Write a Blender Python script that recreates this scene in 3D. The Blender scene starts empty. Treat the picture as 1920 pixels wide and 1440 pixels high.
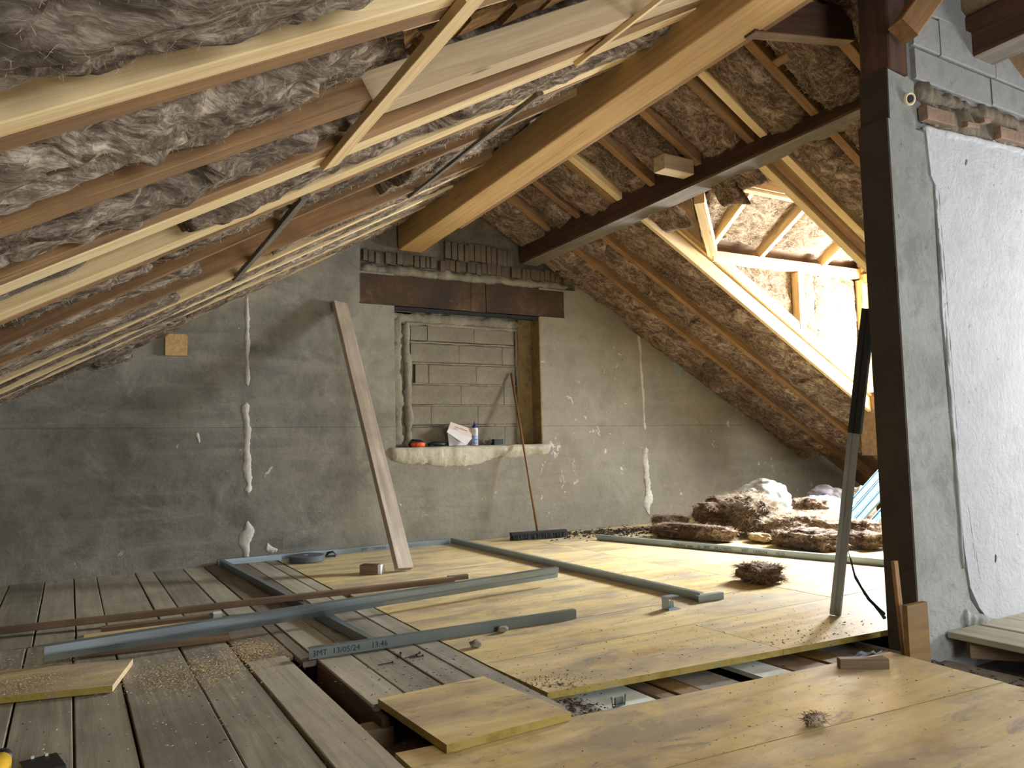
import bpy, bmesh, math, random
from mathutils import Vector, Matrix, noise
S = bpy.context.scene
COL = S.collection
PI = math.pi
# ------------------------------------------------------------------ camera
cam = bpy.data.cameras.new('camera')
cam.sensor_width = 36.0
cam.lens = 1420.0 / 1920.0 * 36.0
cam.clip_start = 0.02
camo = bpy.data.objects.new('camera', cam)
COL.objects.link(camo)
_r = Vector((0.8642, -0.5026, -0.0234)).normalized()
_f = Vector((0.5029, 0.8611, 0.0755)).normalized()
_u = _r.cross(_f).normalized()
_f = _u.cross(_r).normalized()
camo.matrix_world = Matrix(((_r.x, _u.x, -_f.x, 0), (_r.y, _u.y, -_f.y, 0), (_r.z, _u.z, -_f.z, 1.0), (0, 0, 0, 1)))
S.camera = camo
# ------------------------------------------------------------------ world, exposure, daylight
S.view_settings.view_transform = 'Standard'
S.view_settings.look = 'None'
S.view_settings.gamma = 1.0
S.view_settings.exposure = 1.1
S.view_settings.use_curve_mapping = False
w = bpy.data.worlds.new('sky'); S.world = w; w.use_nodes = True
bg = w.node_tree.nodes['Background']
bg.inputs[0].default_value = (0.80, 0.90, 1.0, 1); bg.inputs[1].default_value = 2.0

def area(name, loc, aim, sx, sy, power, col):
    l = bpy.data.lights.new(name, 'AREA'); l.shape = 'RECTANGLE'; l.size = sx; l.size_y = sy
    l.energy = power; l.color = col
    o = bpy.data.objects.new(name, l); COL.objects.link(o)
    d = (Vector(aim) - Vector(loc)).normalized()
    o.matrix_world = Matrix.Translation(loc) @ d.to_track_quat('-Z', 'Y').to_matrix().to_4x4()
    return o
area('daylight_sky_over_dormer', (10.9, 4.7, 4.9), (5.2, 4.3, 0.0), 3.4, 3.4, 5200, (0.86, 0.93, 1.0))
area('daylight_dormer', (8.2, 4.2, 1.65), (5.0, 5.5, 0.7), 1.5, 1.3, 480, (0.86, 0.93, 1.0))
area('added_fill_right', (7.2, 0.7, 1.15), (0.0, 1.9, 1.3), 1.2, 1.0, 76, (0.98, 0.99, 1.0))  # unseen fill added on the right to brighten the rafters' undersides
area('daylight_rear_window', (2.0, -2.95, 1.5), (1.2, 3.0, 1.1), 1.8, 1.3, 60, (0.90, 0.95, 1.0))

# ------------------------------------------------------------------ materials
def srgb(r, g, b):
    f = lambda c: (c / 255 / 12.92) if c / 255 <= 0.04045 else ((c / 255 + 0.055) / 1.055) ** 2.4
    return (f(r), f(g), f(b), 1)

class Mt:
    def __init__(s, name, rough=0.8, metal=0.0, spec=0.5):
        s.m = bpy.data.materials.new(name); s.m.use_nodes = True
        s.t = s.m.node_tree; s.b = s.t.nodes['Principled BSDF']
        s.b.inputs['Roughness'].default_value = rough
        s.b.inputs['Metallic'].default_value = metal
        s.b.inputs['Specular IOR Level'].default_value = spec
        s.tc = s.n('ShaderNodeTexCoord'); s.oi = s.n('ShaderNodeObjectInfo')
        s.base_vec = s.tc.outputs['Object']
    def n(s, ty, **kw):
        x = s.t.nodes.new(ty)
        for k, v in kw.items(): setattr(x, k, v)
        return x
    def l(s, a, b): s.t.links.new(a, b)
    def randomise(s, amt=17.0):
        m = s.n('ShaderNodeVectorMath', operation='SCALE'); c = s.n('ShaderNodeCombineXYZ')
        for i in range(3): s.l(s.oi.outputs['Random'], c.inputs[i])
        s.l(c.outputs[0], m.inputs[0]); m.inputs['Scale'].default_value = amt
        a = s.n('ShaderNodeVectorMath', operation='ADD'); s.l(s.tc.outputs['Object'], a.inputs[0]); s.l(m.outputs[0], a.inputs[1])
        s.base_vec = a.outputs[0]
    def vec(s, sc=(1, 1, 1), rot=(0, 0, 0), src=None):
        m = s.n('ShaderNodeMapping'); m.inputs['Scale'].default_value = sc; m.inputs['Rotation'].default_value = rot
        s.l(src or s.base_vec, m.inputs[0]); return m.outputs[0]
    def noise(s, scale=5, detail=4, rough=0.55, dist=0.0, v=None, out='Fac'):
        x = s.n('ShaderNodeTexNoise'); x.inputs['Scale'].default_value = scale; x.inputs['Detail'].default_value = detail
        x.inputs['Roughness'].default_value = rough; x.inputs['Distortion'].default_value = dist
        s.l(v or s.base_vec, x.inputs['Vector']); return x.outputs[out]
    def voro(s, scale=5, v=None, out='Distance', rnd=1.0):
        x = s.n('ShaderNodeTexVoronoi'); x.inputs['Scale'].default_value = scale; x.inputs['Randomness'].default_value = rnd
        s.l(v or s.base_vec, x.inputs['Vector']); return x.outputs[out]
    def ramp(s, fac, stops):
        r = s.n('ShaderNodeValToRGB'); e = r.color_ramp.elements
        while len(e) < len(stops): e.new(0.5)
        for i, (p, c) in enumerate(stops):
            e[i].position = p; e[i].color = c if isinstance(c, (tuple, list)) else (c, c, c, 1)
        s.l(fac, r.inputs[0]); return r.outputs[0]
    def mix(s, fac, a, b, mode='MIX'):
        x = s.n('ShaderNodeMix', data_type='RGBA', blend_type=mode)
        if isinstance(fac, float): x.inputs[0].default_value = fac
        else: s.l(fac, x.inputs[0])
        for i, q in ((6, a), (7, b)):
            if isinstance(q, tuple): x.inputs[i].default_value = q
            else: s.l(q, x.inputs[i])
        return x.outputs[2]
    def math(s, op, a, b=0.0):
        x = s.n('ShaderNodeMath', operation=op)
        for i, q in ((0, a), (1, b)):
            if isinstance(q, (int, float)): x.inputs[i].default_value = q
            else: s.l(q, x.inputs[i])
        return x.outputs[0]
    def color(s, c):
        if isinstance(c, tuple): s.b.inputs['Base Color'].default_value = c
        else: s.l(c, s.b.inputs['Base Color'])
    def rough(s, c): s.l(c, s.b.inputs['Roughness'])
    def bump(s, h, strength=0.3, dist=0.01):
        x = s.n('ShaderNodeBump'); x.inputs['Strength'].default_value = strength; x.inputs['Distance'].default_value = dist
        s.l(h, x.inputs['Height']); s.l(x.outputs[0], s.b.inputs['Normal'])
    def sep(s, src=None):
        x = s.n('ShaderNodeSeparateXYZ'); s.l(src or s.tc.outputs['Object'], x.inputs[0]); return x.outputs

def wood(name, dark, light, rough=0.75, grain=1.0, knots=0.5, dirt=None, dirt_amt=0.5, bump=0.25):
    k = Mt(name, rough); k.randomise()
    warp = k.noise(1.3, 2, 0.5, v=k.vec((0.6, 2, 2)), out='Color')
    m = k.n('ShaderNodeVectorMath', operation='MULTIPLY_ADD'); k.l(warp, m.inputs[0]); m.inputs[1].default_value = (0.0, 0.06, 0.06); k.l(k.base_vec, m.inputs[2])
    g = k.noise(1.0, 5, 0.6, 0.6, v=k.vec((1.2, 38 * grain, 38 * grain), src=m.outputs[0]))
    fine = k.noise(1.0, 3, 0.7, v=k.vec((5, 190, 190)))
    f = k.math('ADD', k.math('MULTIPLY', g, 0.75), k.math('MULTIPLY', fine, 0.25))
    c = k.ramp(f, [(0.32, dark), (0.66, light)])
    big = k.noise(0.9, 3, 0.5, v=k.vec((0.7, 3, 3)))
    c = k.mix(k.ramp(big, [(0.35, 0.0), (0.75, 0.35)]), c, dark)
    if knots > 0:
        vk = k.voro(1.0, v=k.vec((1.9, 7.0, 7.0)))
        kn = k.ramp(vk, [(0.05, 1.0), (0.13, 0.0)])
        c = k.mix(k.math('MULTIPLY', kn, knots), c, (dark[0] * 0.35, dark[1] * 0.28, dark[2] * 0.22, 1))
    if dirt:
        dn = k.noise(2.3, 6, 0.65)
        c = k.mix(k.math('MULTIPLY', k.ramp(dn, [(0.42, 0.0), (0.68, 1.0)]), dirt_amt), c, dirt)
    k.color(c); k.bump(f, bump, 0.004)
    return k.m

M = {}
M['new'] = wood('fresh_softwood', srgb(214, 178, 118), srgb(250, 228, 180), 0.65, 0.8, 0.45)
M['newgrey'] = wood('fresh_softwood_board', srgb(168, 144, 108), srgb(206, 184, 146), 0.65, 0.7, 0.85)
M['glulam'] = wood('honey_beam_wood', srgb(172, 132, 78), srgb(212, 176, 116), 0.6, 0.8, 0.25)
M['old'] = wood('old_rafter_wood', srgb(122, 88, 54), srgb(178, 138, 90), 0.8, 0.9, 0.35, srgb(84, 60, 42), 0.5)
M['dark'] = wood('dark_stained_wood', srgb(54, 34, 20), srgb(92, 60, 36), 0.8, 0.8, 0.3, srgb(34, 24, 17), 0.6)
M['weather'] = wood('weathered_grey_wood', srgb(92, 82, 70), srgb(142, 130, 112), 0.85, 0.9, 0.5, srgb(60, 52, 44), 0.5, 0.5)
M['lath'] = wood('pale_lath_wood', srgb(206, 170, 116), srgb(240, 214, 160), 0.7, 1.0, 0.4)
M['plank'] = wood('old_floor_plank', srgb(124, 118, 101), srgb(174, 166, 146), 0.66, 0.75, 0.55, srgb(82, 74, 60), 0.55, 0.35)
M['plank_light'] = wood('cleaner_floor_plank', srgb(148, 140, 119), srgb(193, 184, 161), 0.66, 0.6, 0.45, srgb(116, 106, 90), 0.4, 0.3)
M['plank_brown'] = wood('brown_floor_plank', srgb(106, 93, 78), srgb(146, 131, 111), 0.75, 0.7, 0.4, srgb(58, 44, 32), 0.5, 0.3)
M['brownwood'] = wood('brown_batten_wood', srgb(100, 80, 58), srgb(152, 126, 96), 0.75, 0.9, 0.3, srgb(64, 46, 32), 0.5)
M['leaning'] = wood('used_scaffold_board', srgb(142, 126, 106), srgb(190, 174, 152), 0.75, 0.5, 0.6, srgb(112, 98, 82), 0.55, 0.3)

def panel_mat(name, gx, base_a, base_b):
    k = Mt(name, 0.42); k.randomise()
    g = k.noise(1.0, 5, 0.6, 0.5, v=k.vec((1.0, 16, 16) if gx else (16, 1.0, 16)))
    c = k.ramp(g, [(0.3, base_a), (0.65, base_b)])
    big = k.noise(1.7, 5, 0.6, v=k.vec((0.7, 1.6, 1) if gx else (1.6, 0.7, 1)))
    c = k.mix(k.ramp(big, [(0.46, 0.0), (0.62, 0.85)]), c, srgb(152, 136, 114))
    st = k.noise(3.6, 6, 0.7)
    c = k.mix(k.ramp(st, [(0.52, 0.0), (0.66, 0.8)]), c, srgb(216, 190, 118))
    st2 = k.noise(2.7, 5, 0.7, 0.6, v=k.vec((0.8, 1.5, 1)))
    c = k.mix(k.ramp(st2, [(0.55, 0.0), (0.68, 0.6)]), c, srgb(168, 126, 66))
    st3 = k.noise(5.5, 5, 0.7, 0.8, v=k.vec((0.6, 1.6, 1)))
    c = k.mix(k.ramp(st3, [(0.58, 0.0), (0.68, 0.7)]), c, srgb(132, 122, 112))
    sp = k.noise(34, 3, 0.75, v=k.vec((0.55, 1, 1)))
    c = k.mix(k.ramp(sp, [(0.66, 0.0), (0.72, 0.85)]), c, srgb(70, 56, 40))
    k.color(c)
    k.rough(k.ramp(big, [(0.3, 0.30), (0.75, 0.6)]))
    k.bump(g, 0.15, 0.003)
    return k.m
M['panel'] = panel_mat('yellow_shuttering_panel', True, srgb(192, 166, 112), srgb(222, 200, 150))
k = Mt('yellow_edge_paint', 0.6); n_ = k.noise(9, 5, 0.7)
k.color(k.ramp(n_, [(0.35, srgb(132, 112, 44)), (0.55, srgb(164, 142, 66)), (0.72, srgb(140, 132, 104))])); M['panel_edge'] = k.m
k = Mt('sawn_panel_end', 0.8); k.color(k.ramp(k.noise(60, 4), [(0.3, srgb(190, 160, 116)), (0.7, srgb(226, 202, 160))])); M['panel_cut'] = k.m

def cement(name, a, b, stain, fleck=True, scale=1.0, wall=False, bump=0.5, pits=0.0):
    k = Mt(name, 0.9)
    n1 = k.noise(0.55 * scale, 6, 0.62, 0.4); n2 = k.noise(3.2 * scale, 7, 0.68, 0.3); n3 = k.noise(26, 5, 0.7)
    c = k.ramp(k.math('ADD', k.math('MULTIPLY', n1, 0.5), k.math('MULTIPLY', n2, 0.5)), [(0.40, a), (0.60, b)])
    c = k.mix(k.ramp(n2, [(0.52, 0.0), (0.64, 0.55)]), c, stain)
    if wall:
        z = k.sep()
        lines = k.noise(1.0, 4, 0.6, v=k.vec((0.45, 1, 6.0)))
        c = k.mix(k.ramp(lines, [(0.50, 0.0), (0.66, 0.5)]), c, b)
        blot = k.noise(1.35, 7, 0.7, 0.8)
        c = k.mix(k.ramp(blot, [(0.52, 0.0), (0.64, 0.38)]), c, (a[0] * 0.66, a[1] * 0.62, a[2] * 0.6, 1))
        pale = k.noise(1.9, 7, 0.72, 0.6, v=k.vec((1, 1, 1), src=k.vec((1.0, 1.0, 1.3))))
        c = k.mix(k.ramp(pale, [(0.54, 0.0), (0.67, 0.36)]), c, srgb(178, 172, 156))
        warm = k.ramp(k.math('ADD', k.math('MULTIPLY', k.math('SUBTRACT', z[0], 1.6), 0.4), k.math('MULTIPLY', k.math('SUBTRACT', n1, 0.5), 1.5)), [(0.0, 0.0), (0.9, 0.45)])
        c = k.mix(warm, c, srgb(156, 146, 124), 'MIX')
        dl = k.math('ABSOLUTE', k.math('SUBTRACT', k.math('ADD', z[2], k.math('MULTIPLY', z[0], 0.006)), 1.186))
        c = k.mix(k.math('MULTIPLY', k.math('LESS_THAN', dl, 0.0028), 0.5), c, srgb(58, 54, 50))
        scr = k.noise(1.0, 3, 0.6, 2.5, v=k.vec((9, 9, 3.5)))
        c = k.mix(k.ramp(k.math('ABSOLUTE', k.math('SUBTRACT', scr, 0.62)), [(0.0, 0.5), (0.006, 0.0)]), c, (a[0] * 0.4, a[1] * 0.4, a[2] * 0.4, 1))
    if fleck:
        fl = k.noise(8.5, 6, 0.74, 0.6, v=k.vec((1.2, 1.2, 0.85)))
        area_ = k.noise(1.1, 3)
        zz = k.sep()
        fl2 = k.math('ADD', k.math('ADD', fl, k.math('MULTIPLY', k.math('SUBTRACT', area_, 0.5), 0.42)), k.math('MULTIPLY', zz[0], 0.006))
        c = k.mix(k.ramp(fl2, [(0.70, 0.0), (0.73, 0.9)]), c, srgb(206, 198, 182))
    pit = k.noise(19, 4, 0.75)
    c = k.mix(k.ramp(pit, [(0.66 - pits, 0.0), (0.72 - pits, 0.75)]), c, (a[0] * 0.4, a[1] * 0.4, a[2] * 0.4, 1))
    k.color(c); k.bump(k.math('ADD', k.math('MULTIPLY', n2, 0.6), k.math('MULTIPLY', n3, 0.4)), bump, 0.025)
    return k.m
M['gable'] = cement('grey_cement_render', srgb(102, 99, 89), srgb(152, 147, 132), srgb(82, 78, 68), True, 1.0, True, 0.7)
M['concrete'] = cement('grey_concrete', srgb(118, 119, 114), srgb(164, 165, 160), srgb(98, 99, 92), False, 1.2, False, 0.7, 0.01)
M['plaster'] = cement('white_plaster', srgb(176, 177, 180), srgb(198, 199, 202), srgb(164, 165, 168), False, 1.3, False, 0.9, 0.01)
M['cmu'] = cement('grey_block', srgb(126, 126, 124), srgb(150, 150, 148), srgb(112, 112, 110), False, 2.0)
M['mortar'] = cement('rough_mortar', srgb(112, 104, 88), srgb(156, 147, 126), srgb(92, 84, 68), False, 5.0)
M['mortar_shade_dark'] = cement('dark_mortar_and_shade', srgb(84, 74, 60), srgb(128, 116, 96), srgb(60, 52, 42), False, 4.0)
M['sill'] = cement('pale_lime_mortar', srgb(166, 158, 136), srgb(208, 200, 178), srgb(140, 130, 108), False, 4.0)
M['seam'] = cement('white_filler', srgb(180, 174, 160), srgb(222, 216, 202), srgb(158, 150, 134), False, 6.0)
M['block'] = cement('niche_block', srgb(112, 104, 86), srgb(142, 133, 112), srgb(98, 90, 74), False, 3.0)
M['brick'] = cement('hollow_clay_brick', srgb(72, 62, 48), srgb(110, 96, 76), srgb(48, 42, 34), False, 5.0)
M['clay'] = cement('orange_clay', srgb(116, 94, 78), srgb(158, 130, 108), srgb(92, 80, 68), False, 6.0)
M['edge_face'] = cement('dark_edge_face', srgb(46, 37, 25), srgb(66, 54, 37), srgb(36, 30, 21), False, 1.2)  # darker brown tone for the end face of the concrete edge
M['reveal'] = cement('ochre_stained_reveal', srgb(96, 78, 44), srgb(150, 128, 86), srgb(60, 46, 28), False, 2.0)
M['slab'] = cement('dusty_slab', srgb(120, 112, 98), srgb(162, 154, 140), srgb(92, 84, 70), False, 3.0)
k = Mt('white_ceiling_board', 0.8); k.color(k.ramp(k.noise(6, 5), [(0.3, srgb(196, 204, 192)), (0.7, srgb(232, 238, 232))])); M['whiteboard'] = k.m

k = Mt('rusty_steel', 0.8, 0.0)
n1 = k.noise(2.5, 7, 0.65, 0.4); n2 = k.noise(20, 5, 0.7)
k.color(k.mix(k.ramp(n2, [(0.62, 0.0), (0.75, 0.5)]), k.ramp(n1, [(0.3, srgb(44, 30, 15)), (0.55, srgb(70, 48, 24)), (0.75, srgb(110, 90, 60))]), srgb(140, 120, 92)))
k.bump(n2, 0.3, 0.004); M['rust'] = k.m

def steel(name, c, rough, metal=0.9):
    k = Mt(name, rough, metal)
    n1 = k.noise(3, 4, 0.6, v=k.vec((0.6, 6, 6)))
    k.color(k.ramp(n1, [(0.3, (c[0] * 0.75, c[1] * 0.75, c[2] * 0.75, 1)), (0.7, c)]))
    k.rough(k.ramp(n1, [(0.3, rough - 0.08), (0.7, rough + 0.1)]))
    return k.m
M['zinc'] = steel('galvanised_steel', srgb(162, 176, 184), 0.38)
M['zinc_sky_tint'] = steel('sky_tinted_galvanised_steel', srgb(150, 188, 212), 0.4, 0.7)  # blue tint paints the sky's reflection into the zinc colour
M['zinc_mid'] = steel('satin_galvanised_steel', srgb(158, 164, 164), 0.5, 0.4)
M['zinc_black'] = steel('dark_steel', srgb(52, 54, 54), 0.55, 0.5)
M['zinc_dark'] = steel('dull_galvanised_steel', srgb(120, 128, 124), 0.5, 0.7)
k = Mt('printing_ink', 0.6); k.color(srgb(34, 36, 38)); M['ink'] = k.m

def wool(name, a, b, hi, streak=1.0, bscale=0.02):
    k = Mt(name, 0.95, 0.0, 0.1); k.randomise(9.0)
    wv = k.noise(2.2, 3, 0.5, out='Color')
    m = k.n('ShaderNodeVectorMath', operation='MULTIPLY_ADD'); k.l(wv, m.inputs[0]); m.inputs[1].default_value = (0.35, 0.35, 0.35); k.l(k.base_vec, m.inputs[2])
    s1 = k.noise(1.0, 8, 0.72, 0.9, v=k.vec((4.5, 17 * streak, 13), src=m.outputs[0]))
    s2 = k.noise(1.0, 6, 0.75, 1.2, v=k.vec((14, 44, 36), src=m.outputs[0]))
    s3 = k.noise(1.6, 4, 0.6)
    f = k.math('ADD', k.math('MULTIPLY', s1, 0.62), k.math('MULTIPLY', s2, 0.38))
    c = k.ramp(f, [(0.40, a), (0.50, b), (0.60, hi)])
    c = k.mix(k.ramp(s3, [(0.42, 0.0), (0.66, 0.75)]), c, a)
    k.color(c); k.bump(f, 0.9, bscale)
    return k.m
M['wool'] = wool('brown_glass_wool', srgb(70, 58, 48), srgb(132, 114, 96), srgb(206, 190, 166))
M['wool_red'] = wool('reddish_glass_wool', srgb(70, 55, 45), srgb(132, 110, 92), srgb(206, 184, 160), 0.7)
M['wool_tan'] = wool('tan_glass_wool', srgb(94, 72, 52), srgb(152, 128, 100), srgb(214, 194, 162))
M['wool_grey'] = wool('dusty_grey_glass_wool', srgb(78, 66, 55), srgb(140, 123, 106), srgb(212, 196, 174))

def plain(name, c, rough=0.6, metal=0.0, var=0.15):
    k = Mt(name, rough, metal); n1 = k.noise(8, 4, 0.6)
    k.color(k.ramp(n1, [(0.3, (c[0] * (1 - var), c[1] * (1 - var), c[2] * (1 - var), 1)), (0.7, c)])); return k.m
M['white'] = plain('white_card', srgb(232, 228, 226), 0.8)
M['pinkcard'] = plain('pale_pink_card', srgb(226, 206, 190), 0.85)
M['blue'] = plain('dark_blue_plastic', srgb(30, 44, 128), 0.35)
M['lblue'] = plain('pale_blue_label', srgb(170, 190, 226), 0.45)
M['black'] = plain('black_plastic', srgb(26, 27, 30), 0.45)
M['orange'] = plain('orange_plastic', srgb(232, 84, 26), 0.4)
M['yellow'] = plain('yellow_plastic', srgb(240, 190, 50), 0.4)
M['tape'] = plain('grey_foam_tape', srgb(84, 90, 94), 0.6)
M['bag'] = plain('white_plastic_sack', srgb(226, 234, 236), 0.35, 0.0, 0.06)
M['bagblue'] = plain('bluish_plastic_sack', srgb(186, 204, 236), 0.35, 0.0, 0.08)
M['baggreen'] = plain('greenish_plastic_sack', srgb(196, 232, 214), 0.35, 0.0, 0.08)
M['baggrey'] = plain('grey_paper_sack', srgb(168, 164, 168), 0.7, 0.0, 0.1)
M['bristle'] = plain('dark_bristle', srgb(44, 44, 42), 0.9)
M['handle'] = plain('varnished_broom_handle', srgb(134, 92, 54), 0.5)
M['rubble'] = plain('dark_rubble', srgb(60, 52, 44), 0.95, 0.0, 0.4)
M['saw'] = plain('sawdust', srgb(214, 186, 136), 0.95, 0.0, 0.25)
M['soot_and_shade'] = plain('black_soot_and_shade', srgb(24, 23, 22), 0.8, 0.0, 0.3)  # black for sooty rubble, dark holes and the painted lintel shadow
M['nail'] = plain('rusty_nail', srgb(56, 44, 36), 0.6, 0.5)
M['pvc'] = plain('cream_pvc', srgb(226, 206, 164), 0.5)
M['fibre'] = plain('pale_wool_fibre', srgb(200, 182, 156), 0.9, 0.0, 0.3)
M['fibre_red'] = plain('brown_wool_fibre', srgb(176, 150, 124), 0.9, 0.0, 0.3)
M['ochrewood'] = wood('ochre_board_wood', srgb(104, 78, 34), srgb(136, 104, 50), 0.7, 0.6, 0.3)
M['deck'] = wood('roof_boarding', srgb(120, 94, 66), srgb(168, 138, 102), 0.8, 0.6, 0.4, srgb(90, 72, 52), 0.4)
M['tile'] = wool('clay_roof_tile', srgb(84, 60, 34), srgb(128, 96, 58), srgb(160, 126, 82), 3.0, 0.008)

# ------------------------------------------------------------------ object helpers
W = {}
def place(o, parent=None, mat=Matrix.Identity(4)):
    COL.objects.link(o)
    W[o.name] = mat
    o.matrix_basis = mat
    if parent is not None:
        o.parent = parent
        o.matrix_parent_inverse = W[parent.name].inverted()
    return o
def tag(o, label=None, cat=None, group=None, kind=None):
    if label: o['label'] = label
    if cat: o['category'] = cat
    if group: o['group'] = group
    if kind: o['kind'] = kind
    return o
def root(name, loc, label, cat, group=None, kind=None):
    o = bpy.data.objects.new(name, None); o.empty_display_size = 0.1
    place(o, None, Matrix.Translation(loc)); return tag(o, label, cat, group, kind)
class B:
    def __init__(s): s.v = []; s.f = []; s.mi = []
    def add(s, v, f, mi=0):
        n = len(s.v); s.v += [tuple(q) for q in v]; s.f += [tuple(i + n for i in q) for q in f]; s.mi += [mi] * len(f); return s
    def box(s, c, d, mi=0, rot=None):
        v = [Vector((x * d[0] / 2, y * d[1] / 2, z * d[2] / 2)) for x in (-1, 1) for y in (-1, 1) for z in (-1, 1)]
        if rot is not None: v = [rot @ q for q in v]
        v = [q + Vector(c) for q in v]
        return s.add(v, [(0, 1, 3, 2), (4, 6, 7, 5), (0, 4, 5, 1), (2, 3, 7, 6), (0, 2, 6, 4), (1, 5, 7, 3)], mi)
    def prism(s, poly, z0, z1, mi=0, side=None, ch=0.0):
        n = len(poly)
        v = [(x, y, z0) for x, y in poly] + [(x, y, z1) for x, y in poly]
        s.add(v, [tuple(range(n - 1, -1, -1)), tuple(range(n, 2 * n))], mi)
        k = len(s.v) - 2 * n
        for i in range(n):
            j = (i + 1) % n
            s.f.append((k + i, k + j, k + n + j, k + n + i)); s.mi.append(mi if side is None else (side[i] if isinstance(side, (list, tuple)) else side))
        return s
    def tube(s, pts, r, n=8, mi=0):
        pts = [Vector(p) for p in pts]; k = len(s.v); m = len(pts)
        for i, p in enumerate(pts):
            t = (pts[min(i + 1, m - 1)] - pts[max(i - 1, 0)]).normalized()
            a = t.orthogonal().normalized(); b = t.cross(a)
            rr = r[i] if isinstance(r, (list, tuple)) else r
            for j in range(n):
                q = 2 * PI * j / n; s.v.append(tuple(p + a * math.cos(q) * rr + b * math.sin(q) * rr))
        for i in range(m - 1):
            for j in range(n):
                j2 = (j + 1) % n
                s.f.append((k + i * n + j, k + i * n + j2, k + (i + 1) * n + j2, k + (i + 1) * n + j)); s.mi.append(mi)
        s.f.append(tuple(k + j for j in range(n - 1, -1, -1))); s.f.append(tuple(k + (m - 1) * n + j for j in range(n))); s.mi += [mi, mi]
        return s
    def lathe(s, prof, n=20, c=(0, 0, 0), mi=0):
        k = len(s.v)
        for r, z in prof:
            for j in range(n):
                q = 2 * PI * j / n; s.v.append((c[0] + r * math.cos(q), c[1] + r * math.sin(q), c[2] + z))
        for i in range(len(prof) - 1):
            for j in range(n):
                j2 = (j + 1) % n
                s.f.append((k + i * n + j, k + i * n + j2, k + (i + 1) * n + j2, k + (i + 1) * n + j)); s.mi.append(mi)
        s.f.append(tuple(k + j for j in range(n - 1, -1, -1))); s.f.append(tuple(k + (len(prof) - 1) * n + j for j in range(n))); s.mi += [mi, mi]
        return s
    def build(s, name, mats, parent=None, mat=Matrix.Identity(4), smooth=False, loc=None):
        me = bpy.data.meshes.new(name)
        if loc is not None:
            L = Vector(loc); s.v = [tuple(Vector(q) - L) for q in s.v]; mat = Matrix.Translation(L)
        me.from_pydata(s.v, [], s.f)
        for m in (mats if isinstance(mats, (list, tuple)) else [mats]): me.materials.append(m)
        me.polygons.foreach_set('material_index', s.mi)
        if smooth: me.polygons.foreach_set('use_smooth', [True] * len(me.polygons))
        me.update()
        bm = bmesh.new(); bm.from_mesh(me); bmesh.ops.recalc_face_normals(bm, faces=bm.faces[:]); bm.to_mesh(me); bm.free()
        return place(bpy.data.objects.new(name, me), parent, mat)

def frame(p0, p1, up):
    p0 = Vector(p0); p1 = Vector(p1); X = (p1 - p0).normalized(); Z = Vector(up); Z = (Z - X * Z.dot(X)).normalized(); Y = Z.cross(X)
    return Matrix(((X.x, Y.x, Z.x, p0.x), (X.y, Y.y, Z.y, p0.y), (X.z, Y.z, Z.z, p0.z), (0, 0, 0, 1))), (p1 - p0).length
TSEED = [0]
def timber(name, p0, p1, wd, h, mat, parent=None, up=(0, 0, 1), ch=0.004, jit=0.002, smoothn=None):
    """sawn timber: chamfered section swept from p0 to p1 with slight crookedness"""
    TSEED[0] += 1; sd = TSEED[0] * 7.31
    mt, L = frame(p0, p1, up); n = max(1, min(10, int(L / 0.35))) if jit > 0 else 1
    b = B(); a, c = wd / 2, h / 2
    sec = [(-a + ch, -c), (a - ch, -c), (a, -c + ch), (a, c - ch), (a - ch, c), (-a + ch, c), (-a, c - ch), (-a, -c + ch)]
    for i in range(n + 1):
        t = L * i / n
        oy = noise.noise(Vector((t * 0.9, sd, 0))) * jit * 2; oz = noise.noise(Vector((t * 0.9, sd, 9))) * jit * 2
        for j, (y, z) in enumerate(sec):
            e = noise.noise(Vector((t * 3.1, sd, j * 2.2))) * jit
            b.v.append((t, y + oy + e, z + oz + e))
    for i in range(n):
        for j in range(8):
            j2 = (j + 1) % 8; b.f.append((i * 8 + j, i * 8 + j2, i * 8 + 8 + j2, i * 8 + 8 + j)); b.mi.append(0)
    b.f.append(tuple(range(7, -1, -1))); b.f.append(tuple(n * 8 + j for j in range(8))); b.mi += [0, 0]
    return b.build(name, mat, parent, mt)

SL, RK, XR, ZR, YG = 0.556, 0.022, 3.5, 3.565, 7.0
def zL(x, y): return ZR + RK * (YG - y) - SL * (XR - x)
def zR(x, y): return ZR + RK * (YG - y) - SL * (x - XR)
NL = Vector((-SL, RK, 1)).normalized(); NR = Vector((SL, RK, 1)).normalized()

# ================================================================== STRUCTURE
# ---------------------------------------------------------------- gable wall
def poly_y(b, pts, y0, y1, mi=0):
    n = len(pts); v = [(x, y0, z) for x, z in pts] + [(x, y1, z) for x, z in pts]
    f = [tuple(range(n)), tuple(range(2 * n - 1, n - 1, -1))] + [(i, n + i, n + (i + 1) % n, (i + 1) % n) for i in range(n)]
    return b.add(v, f, mi)
top_l = lambda x: zL(x, 7.0) + 0.26
top_r = lambda x: zR(x, 7.0) + 0.26
NX0, NX1, NZ0, NZ1 = 2.755, 4.46, 0.955, 2.36
b = B()
poly_y(b, [(-3.6, -0.5), (NX0, -0.5), (NX0, 2.69), (2.41, 2.69), (2.41, top_l(2.41)), (-3.6, top_l(-3.6))], 7.0, 7.4)
poly_y(b, [(NX1, -0.5), (10.6, -0.5), (10.6, top_r(10.6)), (4.95, top_r(4.95)), (4.95, 2.69), (NX1, 2.69)], 7.0, 7.4)
poly_y(b, [(NX0, -0.5), (NX1, -0.5), (NX1, NZ0), (NX0, NZ0)], 7.0, 7.4)
poly_y(b, [(NX0, 2.36), (NX1, 2.36), (NX1, 2.69), (NX0, 2.69)], 7.06, 7.4)
poly_y(b, [(NX0, NZ0), (NX1, NZ0), (NX1, 2.36), (NX0, 2.36)], 7.26, 7.4)
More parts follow.
